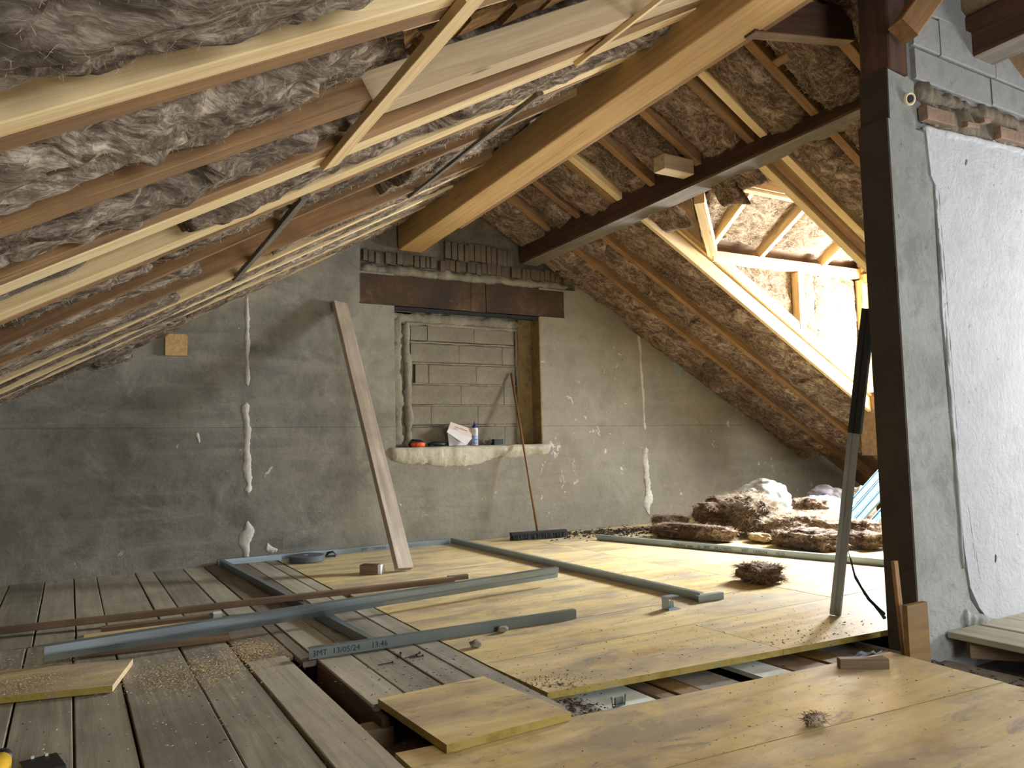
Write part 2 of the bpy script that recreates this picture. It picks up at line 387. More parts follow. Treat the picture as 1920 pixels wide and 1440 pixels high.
wall = b.build('wall_back', M['gable'])
b = B(); poly_y(b, [(2.41, 2.69), (4.95, 2.69), (4.95, top_r(4.95)), (3.5, top_l(3.5)), (2.41, top_l(2.41))], 7.05, 7.4); b.build('shaded_masonry', M['mortar_shade_dark'], wall)  # masonry colour darkened to stand in for shade near the ridge
tag(wall, 'grey stained cement gable wall with a bricked-up window niche', 'wall', None, 'structure')
# niche blocks, read from the courses
rows = [(2.06, 2.215, [3.0, 3.19, 3.735, 4.235]), (1.838, 2.03, [3.0, 3.55, 4.08, 4.235]), (1.62, 1.815, [3.05, 3.20, 3.755, 4.24]),
        (1.40, 1.60, [3.0, 3.57, 4.09, 4.24]), (1.19, 1.382, [3.0, 3.22, 3.765, 4.24]), (0.955, 1.165, [3.0, 3.50, 4.09, 4.25])]
rnd = random.Random(4)
for z0, z1, xs in rows:
    for a, c in zip(xs, xs[1:]):
        bb = B(); d = rnd.uniform(0, 0.006)
        timber('block', (a + 0.003, 7.22 + d, (z0 + z1) / 2), (c - 0.003, 7.22 + d, (z0 + z1) / 2), 0.08, z1 - z0, M['block'], wall, (0, 0, 1), 0.006, 0.002)
def ridge_strip(name, pts, wfun, yf, th, mat, parent, seed=0, axis='x'):
    """irregular mortar ribbon standing proud of a wall facing -y; pts = (x, z) polyline"""
    b = B(); m0 = len(pts); m = m0 * 2
    L = abs(pts[-1][0] - pts[0][0]) + abs(pts[-1][1] - pts[0][1])
    N1 = lambda t, o, f: noise.noise(Vector((t * L * f, seed * 3.1 + o, 0)))
    for i in range(m + 1):
        t = i / m; x = pts[0][0] + (pts[-1][0] - pts[0][0]) * t; z = pts[0][1] + (pts[-1][1] - pts[0][1]) * t
        w0, w1 = wfun(t); e = min(1, min(t, 1 - t) * m / 3 + 0.15)
        w0 *= max(0.12, 1 + 0.9 * N1(t, 0, 6) + 0.5 * N1(t, 5, 17) + 0.25 * N1(t, 9, 45)) * e; w1 *= max(0.12, 1 + 0.9 * N1(t, 20, 6) + 0.5 * N1(t, 25, 17) + 0.25 * N1(t, 29, 45)) * e
        q_ = th * max(0.25, 0.8 + 0.7 * N1(t, 40, 9) + 0.3 * N1(t, 44, 30))
        if axis == 'x': q = [(x, yf + 0.01, z - w0), (x, yf - q_ * 0.6, z - w0 * 0.85), (x, yf - q_, z), (x, yf - q_ * 0.6, z + w1 * 0.85), (x, yf + 0.01, z + w1)]
        else: q = [(x - w0, yf + 0.01, z), (x - w0 * 0.85, yf - q_ * 0.6, z), (x, yf - q_, z), (x + w1 * 0.85, yf - q_ * 0.6, z), (x + w1, yf + 0.01, z)]
        b.v += q
    for i in range(m):
        for j in range(4): b.f.append((i * 5 + j, i * 5 + j + 1, i * 5 + j + 6, i * 5 + j + 5)); b.mi.append(0)
    b.f += [(0, 1, 2, 3, 4), tuple(range(5 * m + 4, 5 * m - 1, -1))]; b.mi += [0, 0]
    return b.build(name, mat, parent, smooth=True)
def lin(a, c, n): return [(a[0] + (c[0] - a[0]) * i / n, a[1] + (c[1] - a[1]) * i / n) for i in range(n + 1)]
# mortar beds and the thick mortar frame round the block infill
for i, (z0, z1, xs) in enumerate(rows[:-1]):
    zc = (z0 + rows[i + 1][1]) / 2
    ridge_strip('mortar_bed', lin((2.98, zc), (4.26, zc), 44), lambda t: (0.010, 0.009), 7.182, 0.008, M['mortar'], wall, i)
ridge_strip('mortar_frame', lin((2.74, 2.29), (4.32, 2.285), 40), lambda t: (0.055, 0.055), 7.19, 0.03, M['mortar'], wall, 21)
ridge_strip('mortar_frame', lin((2.9, 2.235), (4.29, 2.23), 40), lambda t: (0.022, 0.02), 7.178, 0.014, M['mortar'], wall, 22)
ridge_strip('mortar_frame', lin((2.96, 2.25), (2.97, 0.95), 40), lambda t: (0.035, 0.035), 7.18, 0.03, M['mortar'], wall, 23, 'z')
ridge_strip('mortar_frame', lin((2.86, 2.3), (2.85, 0.95), 40), lambda t: (0.11, 0.06), 7.19, 0.045, M['block'], wall, 24, 'z')
ridge_strip('mortar_frame', lin((4.26, 2.24), (4.27, 0.95), 36), lambda t: (0.018, 0.02), 7.182, 0.016, M['mortar'], wall, 25, 'z')
b = B().box((4.36, 7.22, 1.65), (0.17, 0.10, 1.4)); b.build('jamb', M['reveal'], wall)
b = B().box((4.452, 7.115, 1.65), (0.016, 0.24, 1.42)); b.build('jamb', M['reveal'], wall)
B().box((2.88, 7.235, 1.65), (0.26, 0.06, 1.40)).build('mortar_fill', M['block'], wall)
B().box((3.55, 7.235, 2.29), (1.60, 0.06, 0.14)).build('mortar_fill', M['block'], wall)
# window sill of rough mortar
b = B(); m = 90; r = random.Random(8)
for i in range(m + 1):
    t = i / m; x = 2.70 + 1.86 * t
    e = min(t, 1 - t); e = min(1, e * 45 + 0.12) ** 0.5
    lo = 0.845 - (0.095 * math.exp(-((t - 0.36) / 0.26) ** 2) + 0.04 * noise.noise(Vector((x * 4, 0, 0))) + 0.022 * noise.noise(Vector((x * 17, 4, 0))))
    zt = 0.965 + 0.008 * noise.noise(Vector((x * 5, 3, 0)))
    lo = zt - (zt - lo) * max(0.25, e); th = (0.05 + 0.016 * noise.noise(Vector((x * 8, 7, 1))) + 0.009 * noise.noise(Vector((x * 30, 2, 1)))) * e
    b.v += [(x, 7.25, zt - 0.01), (x, 6.995, zt), (x, 7.0 - th * 0.85, zt - 0.012), (x, 7.0 - th, zt - 0.05 * e), (x, 7.0 - th * 0.8, (zt + lo) / 2), (x, 7.0 - th * 0.4, lo + 0.02), (x, 7.01, lo)]
for i in range(m):
    for j in range(6): b.f.append((i * 7 + j, i * 7 + j + 1, i * 7 + j + 8, i * 7 + j + 7)); b.mi.append(0)
b.f += [tuple(range(7)), tuple(range(7 * m + 6, 7 * m - 1, -1))]; b.mi += [0, 0]
sill = b.build('window_sill', M['sill'], wall, smooth=True); tag(sill, 'pale rough mortar sill')
B().box((3.607, 7.03, 2.348), (1.70, 0.05, 0.034)).build('lintel_shadow_strip', M['soot_and_shade'], wall)  # solid black strip painting the shadow band below the lintel
# filler seams, patches
ridge_strip('filler_seam', lin((1.352, 2.36), (1.36, 1.55), 40), lambda t: (0.018, 0.018), 7.0, 0.008, M['seam'], wall, 31, 'z')
ridge_strip('filler_seam', lin((1.35, 1.4), (1.37, 0.6), 36), lambda t: (0.035, 0.03), 7.0, 0.010, M['seam'], wall, 32, 'z')
ridge_strip('filler_seam', lin((1.36, 0.36), (1.36, 0.02), 16), lambda t: (0.035 + 0.05 * math.exp(-((t - 0.45) / 0.2) ** 2), 0.02 + 0.05 * math.exp(-((t - 0.35) / 0.2) ** 2)), 7.0, 0.010, M['seam'], wall, 37, 'z')
ridge_strip('filler_patch', lin((1.52, 0.10), (1.62, 0.09), 10), lambda t: (0.05, 0.06 * (1 - t)), 7.0, 0.008, M['seam'], wall, 38)
ridge_strip('filler_patch', lin((0.945, 1.14), (0.96, 1.05), 8), lambda t: (0.02, 0.012), 7.0, 0.006, M['seam'], wall, 39, 'z')
ridge_strip('filler_seam', lin((5.86, 2.36), (5.90, 1.1), 50), lambda t: (0.022, 0.022), 7.0, 0.008, M['seam'], wall, 34, 'z')
ridge_strip('filler_seam', lin((5.90, 0.9), (5.92, 0.1), 36), lambda t: (0.035 + 0.02 * t, 0.04 + 0.03 * t), 7.0, 0.012, M['seam'], wall, 35, 'z')
ridge_strip('filler_patch', lin((6.36, 2.0), (6.9, 1.98), 14), lambda t: (0.30 * math.sin(PI * min(0.97, max(0.03, t))) ** 0.5, 0.16 * math.sin(PI * min(0.97, max(0.03, t))) ** 0.6), 7.0, 0.02, M['concrete'], wall, 36)
# steel lintel, rubble band and hollow bricks above it
lin_o = root('steel_lintel', (3.6, 7.0, 2.37), 'long dark rusty steel lintel over the bricked-up window niche', 'lintel', None, 'thing')
b = B().box((2.96 + 0.05, 7.02, 2.52), (1.2, 0.05, 0.30)); b.box((3.0, 7.06, 2.376), (1.2, 0.15, 0.012)); b.build('lintel_plate', M['rust'], lin_o)
b = B().box((3.70, 7.022, 2.52), (0.17, 0.05, 0.30)); b.build('lintel_plate', M['rust'], lin_o)
b = B().box((4.29, 7.02, 2.52), (0.995, 0.05, 0.30)); b.box((4.29, 7.06, 2.376), (0.995, 0.15, 0.012)); b.build('lintel_plate', M['rust'], lin_o)
ridge_strip('mortar_band', lin((2.40, 2.715), (4.86, 2.73), 60), lambda t: (0.04, 0.055), 7.04, 0.05, M['mortar'], wall, 41)
r = random.Random(12)
for (z0, z1, x0, x1, n) in [(2.79, 2.905, 2.43, 3.22, 13), (2.775, 2.89, 3.26, 4.92, 27), (2.90, 3.085, 3.33, 4.14, 12)]:
    xs = [x0 + (x1 - x0) * (i + r.uniform(-0.12, 0.12)) / n for i in range(n + 1)]
    for a, c in zip(xs, xs[1:]):
        if r.random() < 0.06: continue
        dz = r.uniform(-0.012, 0.012)
        timber('brick', (a + 0.004, 7.035 + r.uniform(-0.012, 0.01), (z0 + z1) / 2 + dz), (c - 0.004, 7.035 + r.uniform(-0.012, 0.01), (z0 + z1) / 2 + dz), 0.06, z1 - z0, M['brick'], wall, (0, 0, 1), 0.004, 0.002)
# purlin stub end in the wall
timber('timber_stub', (0.767, 7.2, 1.888), (0.767, 6.965, 1.888), 0.175, 0.185, M['glulam'], wall, (0, 0, 1), 0.006, 0.003)

# ---------------------------------------------------------------- other walls of the shell (behind the camera / out of view)
b = B()
poly_y(b, [(-3.6, -0.5), (1.1, -0.5), (1.1, 3.9), (-3.6, 0.0)], -3.3, -3.0)
poly_y(b, [(2.9, -0.5), (10.4, -0.5), (10.4, 0.0), (3.5, 4.3), (2.9, 4.0)], -3.3, -3.0)
poly_y(b, [(1.1, -0.5), (2.9, -0.5), (2.9, 0.85), (1.1, 0.85)], -3.3, -3.0)
poly_y(b, [(1.1, 2.15), (2.9, 2.15), (2.9, 4.0), (1.1, 3.9)], -3.3, -3.0)
rw = b.build('wall_front', M['gable']); tag(rw, 'cement gable wall behind the viewer with a window opening', 'wall', None, 'structure')

# ---------------------------------------------------------------- right cross wall
wr = root('wall_right', (5.5, 2.32, 0), 'white plastered cross wall with a bare grey concrete edge', 'wall', None, 'structure')
b = B(); poly_y(b, [(3.88, -0.3), (10.4, -0.3), (9.5, zR(9.5, 2.3) + 0.2), (3.70, zR(3.70, 2.3) + 0.2), (3.70, 2.6), (3.88, 2.6)], 2.27, 2.40); b.build('wall_core', M['cmu'], wr)
# white plaster coat with ragged top and left edges
b = B(); r = random.Random(3)
left = [(3.99, 0.20), (3.96, 0.4), (3.94, 0.9), (3.925, 1.3), (3.905, 1.6), (3.92, 1.9), (3.915, 2.3), (3.885, 2.34), (3.865, 2.6)]
topz = [(3.87 + 0.06 * i, 2.60 + 0.05 * (i / 16) + r.uniform(-0.018, 0.018)) for i in range(1, 40)]
poly_y(b, [(6.3, 0.0), (4.16, 0.0), (4.06, 0.09)][::1] + left + topz + [(6.3, 2.7)], 2.235, 2.275)
b.build('plaster_coat', M['plaster'], wr)
# concrete edge: tapered strip with the dark end face
b = B()
poly_y(b, [(3.55, -0.2), (4.0, -0.2), (4.13, 0.0), (3.99, 0.14), (3.945, 0.4), (3.92, 0.9), (3.895, 1.6), (3.905, 2.3), (3.86, 2.57), (3.552, 2.59)], 2.242, 2.40)
b.build('concrete_edge', M['concrete'], wr)
b = B(); poly_y(b, [(3.58, 2.59), (3.80, 2.56), (3.806, 2.84), (3.588, 2.86)], 2.25, 2.40); b.build('concrete_pad', M['concrete'], wr)
ridge_strip('plaster_lip', lin((3.945, 2.28), (3.965, 0.9), 50), lambda t: (0.003, 0.003), 2.237, 0.004, M['concrete'], wr, 51, 'z')
ridge_strip('plaster_lip', lin((3.92, 2.3), (3.945, 0.3), 60), lambda t: (0.012, 0.012), 2.238, 0.005, M['concrete'], wr, 52, 'z')
ridge_strip('plaster_lip', lin((3.86, 2.60), (5.2, 2.67), 50), lambda t: (0.03, 0.01), 2.240, 0.014, M['plaster'], wr, 53)
ridge_strip('plaster_crack', lin((4.02, 0.62), (4.05, 0.34), 14), lambda t: (0.003, 0.003), 2.2355, 0.001, M['mortar_shade_dark'], wr, 57, 'z')
ridge_strip('plaster_crack', lin((4.06, 0.40), (4.08, 0.22), 12), lambda t: (0.002, 0.002), 2.2355, 0.001, M['mortar_shade_dark'], wr, 58, 'z')
ridge_strip('plaster_hole', lin((4.235, 0.30), (4.245, 0.345), 6), lambda t: (0.009, 0.012), 2.2355, 0.001, M['soot_and_shade'], wr, 59, 'z')
ridge_strip('plaster_hole', lin((4.22, 2.45), (4.235, 2.49), 6), lambda t: (0.012, 0.010), 2.2355, 0.001, M['mortar_shade_dark'], wr, 60, 'z')
ridge_strip('mortar_bank', lin((3.92, 0.06), (4.20, 0.015), 16), lambda t: (0.05, 0.05 * (1 - t)), 2.24, 0.03, M['concrete'], wr, 61)
# blocks, joint bed and clay pieces above the plaster
for (x0, x1, z0, z1) in [(3.82, 4.55, 2.86, 3.03), (4.565, 5.1, 2.87, 3.03), (3.82, 4.06, 3.045, 3.24), (4.075, 4.62, 3.045, 3.26), (3.82, 4.3, 3.255, 3.45), (4.63, 5.1, 3.045, 3.25)]:
    timber('block', (x0, 2.262, (z0 + z1) / 2), (x1, 2.262, (z0 + z1) / 2), 0.04, z1 - z0, M['cmu'], wr, (0, 0, 1), 0.006, 0.002)
ridge_strip('mortar_band', lin((3.83, 2.80), (5.2, 2.82), 50), lambda t: (0.05, 0.045), 2.265, 0.03, M['mortar_shade_dark'], wr, 54)
ridge_strip('mortar_band', lin((3.86, 2.69), (5.2, 2.715), 60), lambda t: (0.07, 0.06), 2.268, 0.04, M['mortar_shade_dark'], wr, 55)
for (a, c, zc, h) in [(3.85, 4.1, 2.665, 0.075), (4.22, 4.34, 2.68, 0.03), (4.56, 4.9, 2.70, 0.07), (4.40, 4.47, 2.74, 0.03)]:
    timber('clay_tile', (a, 2.235, zc), (c, 2.235, zc + 0.01), 0.05, h, M['clay'], wr, (0, 0, 1), 0.005, 0.004)
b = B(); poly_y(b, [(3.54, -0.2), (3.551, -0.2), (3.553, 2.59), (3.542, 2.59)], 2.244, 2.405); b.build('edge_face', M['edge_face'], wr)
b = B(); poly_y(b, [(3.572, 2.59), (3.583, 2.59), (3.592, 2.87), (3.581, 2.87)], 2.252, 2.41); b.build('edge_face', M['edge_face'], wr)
# conduit end
b = B().lathe([(0.030, -0.02), (0.033, 0.0), (0.033, 0.02), (0.024, 0.02), (0.020, 0.0)], 24)
cd = b.build('conduit_end', M['pvc'], wr, Matrix.Translation((3.735, 2.245, 2.726)) @ Matrix.Rotation(PI / 2 + 0.25, 4, 'X') @ Matrix.Rotation(-0.2, 4, 'Y'), True)
B().lathe([(0.019, 0.0), (0.019, 0.018)], 20).build('conduit_bore', M['soot_and_shade'], cd, Matrix.Translation((3.735, 2.242, 2.726)) @ Matrix.Rotation(PI / 2 + 0.25, 4, 'X') @ Matrix.Rotation(-0.2, 4, 'Y'))

# ---------------------------------------------------------------- ceiling: boarding, rafters, insulation
ceil = root('ceiling', (3.5, 3.0, 3.6), 'open pitched roof underside with rafters and brown glass wool', 'ceiling', None, 'structure')
DK = 0.24
def deck(quads, zf, name):
    b = B()
    for q in quads:
        n = len(q); v = [(x, y, zf(x, y) + DK) for x, y in q] + [(x, y, zf(x, y) + DK + 0.05) for x, y in q]
        b.add(v, [tuple(range(n)), tuple(range(2 * n - 1, n - 1, -1))] + [(i, n + i, n + (i + 1) % n, (i + 1) % n) for i in range(n)])
    return b.build(name, M['deck'], ceil)
deck([[(-3.6, -3.3), (3.5, -3.3), (3.5, 7.4), (-3.6, 7.4)]], zL, 'roof_boarding')
D0, D1, DR = 3.87, 5.36, 4.58
deck([[(3.5, -3.3), (5.6, -3.3), (5.6, D0), (3.5, D0)], [(7.25, -3.3), (10.6, -3.3), (10.6, D0), (7.25, D0)], [(5.6, -3.3), (7.25, -3.3), (7.25, -0.3), (5.6, -0.3)],
      [(5.6, 1.2), (7.25, 1.2), (7.25, D0), (5.6, D0)], [(3.5, D1), (10.6, D1), (10.6, 7.4), (3.5, 7.4)], [(3.5, D0), (4.35, D0), (4.35, D1), (3.5, D1)],
      [(7.86, D0), (10.6, D0), (10.6, D1), (7.86, D1)], [(4.35, D0), (5.3, D0), (4.35, DR)], [(4.35, DR), (5.35, D1), (4.35, D1)]], zR, 'roof_boarding')
def rafL(ya, yb, wd, h, mat, x0=-2.6, x1=3.4, off=0.0, jit=0.003, name='rafter'):
    def P(x):
        y = ya + (yb - ya) * (x + 0.3) / 2.7
        return Vector((x, y, zL(x, y))) + NL * (h / 2 + off)
    return timber(name, P(x0), P(x1), wd, h, M[mat], ceil, NL, 0.004, jit)
def rafR(y, wd, h, mat, x0=3.6, x1=9.6, off=0.0, jit=0.003, y2=None):
    y2 = y if y2 is None else y2
    p0 = Vector((x0, y, zR(x0, y))) + NR * (h / 2 + off); p1 = Vector((x1, y2, zR(x1, y2))) + NR * (h / 2 + off)
    return timber('rafter', p0, p1, wd, h, M[mat], ceil, NR, 0.004, jit)
rafL(0.55, 0.55, 0.07, 0.16, 'old'); rafL(1.14, 1.14, 0.07, 0.16, 'old', off=0.0)
rafL(1.825, 1.835, 0.075, 0.20, 'new', jit=0.002); rafL(1.905, 1.905, 0.07, 0.14, 'old')
rafL(2.515, 2.53, 0.10, 0.15, 'old', x1=0.90)
rafL(2.65, 2.68, 0.13, 0.135, 'newgrey', x0=0.96, jit=0.002)
rafL(3.10, 2.87, 0.11, 0.15, 'old', off=0.004); rafL(3.235, 3.0, 0.13, 0.19, 'new', jit=0.002)
rafL(3.69, 3.48, 0.13, 0.19, 'new', jit=0.002); rafL(3.79, 3.585, 0.06, 0.14, 'old')
rafL(4.35, 4.06, 0.05, 0.15, 'old', jit=0.006); rafL(4.92, 5.10, 0.05, 0.15, 'old', jit=0.006)
rafL(5.62, 5.33, 0.06, 0.17, 'new', off=-0.006); rafL(5.70, 5.42, 0.06, 0.14, 'old'); rafL(6.12, 5.86, 0.06, 0.17, 'new', off=-0.006); rafL(6.42, 6.38, 0.05, 0.15, 'lath', off=-0.006)
rafL(6.95, 6.95, 0.10, 0.14, 'glulam', x0=0.9, x1=2.15); rafL(6.93, 6.93, 0.07, 0.14, 'old', x0=-2.6, x1=0.85)
for y in (2.80, 3.27, 3.815, 4.34, 4.88, 5.40, 5.935, 6.44):
    x1 = 4.55 if 3.8 < y < 5.2 else 9.6
    if y == 5.40: x1 = 4.3
    rafR(y, 0.07, 0.14, 'old', 3.58, x1)
rafR(3.70, 0.07, 0.14, 'new', 3.58, 8.2, 0.004); rafR(5.31, 0.06, 0.14, 'new', 3.62, 4.3, 0.004)
timber('rafter', (3.95, 2.84, zR(3.95, 2.84) + 0.05), (3.95, 3.24, zR(3.95, 3.24) + 0.05), 0.06, 0.08, M['old'], ceil, NR)
# loose laths nailed across
def onL(x, y, off): return Vector((x, y, zL(x, y))) + NL * off
timber('lath', onL(0.95, 1.79, -0.015), onL(0.945, 3.16, -0.015), 0.085, 0.027, M['lath'], ceil, NL, 0.002, 0.002)
timber('lath', onL(2.24, 2.3, -0.012), onL(2.20, 3.04, -0.012), 0.045, 0.022, M['lath'], ceil, NL, 0.002, 0.002)
timber('lath', onL(0.98, 3.66, -0.012), onL(0.99, 5.55, -0.012), 0.055, 0.022, M['weather'], ceil, NL, 0.002, 0.004)
timber('lath', onL(2.20, 3.4, -0.012), onL(2.18, 5.2, -0.012), 0.045, 0.02, M['weather'], ceil, NL, 0.002, 0.004)
# bare bay with clay tiles seen over the new board
for i in range(10):
    x = 0.95 + i * 0.2
    timber('tile', onL(x, 2.50, 0.150 - 0.010 * (i % 2)), onL(x + 0.19, 2.50, 0.166 - 0.010 * (i % 2)), 0.14, 0.024, M['tile'], ceil, NL, 0.004, 0.004)
timber('sheathing', onL(0.80, 2.19, 0.165), onL(3.2, 2.19, 0.165), 0.40, 0.022, M['newgrey'], ceil, NL, 0.003, 0.001)

def fibres(b, pts, N, n, seed, L0=0.06, mi=1, wid=0.0012):
    """thin curled wool strands lying on and out of a surface"""
    r = random.Random(seed)
    U = lambda: Vector((r.uniform(-1, 1), r.uniform(-1, 1), r.uniform(-1, 1)))
    for _ in range(n):
        p = Vector(pts[r.randrange(len(pts))]); nn = N(p) if callable(N) else -N
        t = U(); t = (t - nn * t.dot(nn)); t = (t + nn * r.uniform(-0.05, 0.35)).normalized(); L = L0 * r.uniform(0.3, 1.3)
        p = p + nn * r.uniform(0.0, 0.006); b_ = U() * L * 0.45; s_ = t.cross(nn); s_ = s_.normalized() * wid * r.uniform(0.5, 1.2) if s_.length > 1e-4 else Vector((wid, 0, 0))
        q = [p - t * L * 0.5, p - t * L * 0.16 + b_ * 0.3, p + t * L * 0.16 + b_ * 0.3, p + t * L * 0.5 - nn * L * 0.12]
        b.add([q[0], q[1] - s_, q[1] + s_, q[2] - s_, q[2] + s_, q[3]], [(0, 1, 2), (1, 3, 4, 2), (3, 5, 4)], mi)

def batt(zf, N, x0, x1, ya, yb, off, amp, seed, mat, holes=(), res=0.035, bulge=0.05, xa=-0.3, xb=2.4, rag0=0.0, rag1=0.0, name='insulation_batt', parent=None):
    """a glass wool batt between two rafters: ya, yb = (y at xa, y at xb) of its two edges"""
    nx = max(6, int((x1 - x0) * 1.14 / res)); w_ = abs((yb[0] + yb[1] - ya[0] - ya[1]) / 2); ny = max(5, int(w_ / res))
    b = B(); ix = {}
    for i in range(nx + 1):
        for j in range(ny + 1):
            v = j / ny; u = i / nx
            xs0 = x0 + rag0 * noise.noise(Vector((v * 3, seed, 5))); xs1 = x1 + rag1 * noise.noise(Vector((v * 3, seed, 8)))
            x = xs0 + (xs1 - xs0) * u
            e0 = ya[0] + (ya[1] - ya[0]) * (x - xa) / (xb - xa); e1 = yb[0] + (yb[1] - yb[0]) * (x - xa) / (xb - xa)
            y = e0 + (e1 - e0) * v
            p = Vector((x * 1.5, y * 3.0, seed * 3.7))
            big = noise.noise(p * 0.8); mid = noise.noise(p * 2.2 + Vector((3, 1, 0))); fine = noise.turbulence(p * 4.5, 3, False)
            crease = 1 - abs(noise.noise(Vector((x * 1.1, y * 6.0, seed)))) * 2
            d = off + amp * (big * 0.75 + mid * 0.4 - fine * 0.3 - 0.22 * noise.noise(p * 9.0)) - bulge * math.sin(PI * v) ** 0.6 + 0.02 * max(0, crease - 0.6)
            d = max(d, -0.035) if d < -0.035 else d
            for (hx, hy, hr) in holes:
                q = math.hypot((x - hx) / hr, (y - hy) / (hr * 0.45))
                if q < 1: d += 0.11 * (1 - q * q)
            if j in (0, ny): d += 0.05
            d = min(d, 0.2)
            ix[i, j] = len(b.v); b.v.append(tuple(Vector((x, y, zf(x, y))) + N * d))
    for i in range(nx):
        for j in range(ny): b.f.append((ix[i, j], ix[i + 1, j], ix[i + 1, j + 1], ix[i, j + 1])); b.mi.append(0)
    # rolled edges up to the boarding
    ring = [(i, 0) for i in range(nx + 1)] + [(nx, j) for j in range(1, ny + 1)] + [(i, ny) for i in range(nx - 1, -1, -1)] + [(0, j) for j in range(ny - 1, 0, -1)]
    k0 = len(b.v)
    for (i, j) in ring:
        x, y, z = b.v[ix[i, j]]; p = Vector((x, y, z)); dd = (0.215 - (p - Vector((x, y, zf(x, y)))).dot(N)); b.v.append(tuple(p + N * max(0.01, dd)))
    for q in range(len(ring)):
        q2 = (q + 1) % len(ring); b.f.append((ix[ring[q]], ix[ring[q2]], k0 + q2, k0 + q)); b.mi.append(0)
    nb = (nx + 1) * (ny + 1); ar = (x1 - x0) * w_ * 1.14
    fibres(b, b.v[:nb], N, int(min(2600, ar * 3200 * (0.035 / res) ** 1.5)), seed, 0.05 if res < 0.03 else 0.08, 1, 0.0005 if res < 0.03 else 0.0011)
    o = b.build(name, [M[mat], M['fibre_red' if mat == 'wool_red' else 'fibre']], parent or ceil, smooth=True, loc=((x0 + x1) / 2, (ya[0] + yb[0]) / 2, zf((x0 + x1) / 2, (ya[0] + yb[0]) / 2)))
    return o
F = lambda a: (a, a)
batt(zL, NL, -2.4, 3.2, F(0.585), F(1.10), 0.09, 0.07, 1, 'wool_grey', bulge=0.07)
batt(zL, NL, -2.2, 0.62, F(1.18), F(1.79), 0.085, 0.09, 2, 'wool_grey', [(0.06, 1.40, 0.16)], 0.022, 0.10, rag1=0.1)
batt(zL, NL, 0.55, 3.2, F(1.18), F(1.75), 0.13, 0.07, 3, 'wool_grey', [], 0.03, 0.04, rag0=0.15)
batt(zL, NL, -2.2, 0.62, F(1.945), F(2.46), 0.075, 0.08, 4, 'wool_grey', [(0.02, 2.37, 0.20)], 0.022, 0.08, rag1=0.16)
batt(zL, NL, 0.52, 0.90, F(1.95), F(2.46), 0.11, 0.05, 5, 'wool', [], 0.022, 0.05, rag1=0.06)
batt(zL, NL, -2.2, 0.75, F(2.57), (3.04, 2.8), 0.085, 0.09, 6, 'wool_grey', [(0.28, 2.66, 0.13)], 0.024, 0.08, rag1=0.1)
batt(zL, NL, 0.72, 3.2, (2.72, 2.745), (3.04, 2.81), 0.085, 0.08, 7, 'wool', [(1.3, 2.78, 0.18)], 0.024, 0.05)
batt(zL, NL, -2.2, 0.06, (3.31, 3.08), (3.62, 3.41), 0.095, 0.06, 8, 'wool_grey', [], 0.028, 0.05)
batt(zL, NL, 0.42, 2.9, (3.31, 3.08), (3.62, 3.41), 0.05, 0.06, 9, 'wool', [(1.5, 3.3, 0.2)], 0.028, 0.05, rag0=0.1)
batt(zL, NL, -2.2, 0.32, (3.83, 3.63), (4.31, 4.01), 0.07, 0.06, 10, 'wool_grey', [], 0.03, 0.06, rag1=0.12)
batt(zL, NL, 0.38, 3.0, (3.83, 3.63), (4.31, 4.01), 0.07, 0.06, 11, 'wool', [], 0.03, 0.05, rag0=0.1)
batt(zL, NL, -2.2, 0.6, (4.40, 4.11), (4.87, 5.05), 0.075, 0.05, 12, 'wool_grey', [], 0.035, 0.06, rag1=0.12)
batt(zL, NL, 1.9, 3.0, (4.40, 4.11), (4.87, 5.05), 0.08, 0.06, 13, 'wool', [], 0.035, 0.05, rag0=0.1)
batt(zL, NL, -2.2, 0.55, (4.97, 5.15), (5.57, 5.28), 0.022, 0.035, 14, 'wool_grey', [], 0.035, 0.03, rag1=0.1)
batt(zL, NL, 1.2, 3.0, (4.97, 5.15), (5.57, 5.28), 0.022, 0.035, 15, 'wool', [], 0.04, 0.03, rag0=0.1)
batt(zL, NL, -2.2, 3.0, (5.74, 5.46), (6.07, 5.81), 0.022, 0.035, 16, 'wool', [], 0.045, 0.03)
batt(zL, NL, -2.2, 3.0, (6.17, 5.91), (6.38, 6.34), 0.022, 0.035, 17, 'wool_grey', [], 0.045, 0.03)
batt(zL, NL, -2.2, 0.82, (6.46, 6.42), (6.9, 6.9), 0.022, 0.035, 18, 'wool', [], 0.04, 0.03)
batt(zL, NL, 0.8, 3.2, (6.46, 6.42), (6.9, 6.9), 0.022, 0.035, 19, 'wool', [], 0.04, 0.03)
# right slope
yy = [2.42, 2.765, 3.235, 3.665, 3.85, 4.30, 4.85, 5.25, 5.42, 5.90, 6.40, 6.99]
ed = [(2.42, 2.765), (2.835, 3.235), (3.305, 3.665), (3.855, 4.305), (4.375, 4.845), (4.915, 5.26), (5.37, 5.90), (5.97, 6.405), (6.475, 7.02)]
for i, (a, c) in enumerate(ed):
    mat = 'wool_red'
    if 3.8 < a < 5.2:
        batt(zR, NR, 3.56, 4.5 + 0.1 * math.sin(i * 3), F(a), F(c), 0.07, 0.05, 30 + i, mat, res=0.035, rag1=0.15)
    else:
        last = i == len(ed) - 1
        o_ = -0.02 if last else 0.055
        for j, (x0, x1) in enumerate([(3.56, 4.7), (4.7, 5.9), (5.88, 7.1), (7.08, 8.6)]):
            batt(zR, NR, x0, x1, F(a), F(c), o_ + 0.012 * ((i * 3 + j * 5) % 3 - 1), 0.06, 40 + i * 5 + j, mat, res=0.04, bulge=0.05, rag0=0.05, rag1=0.06)
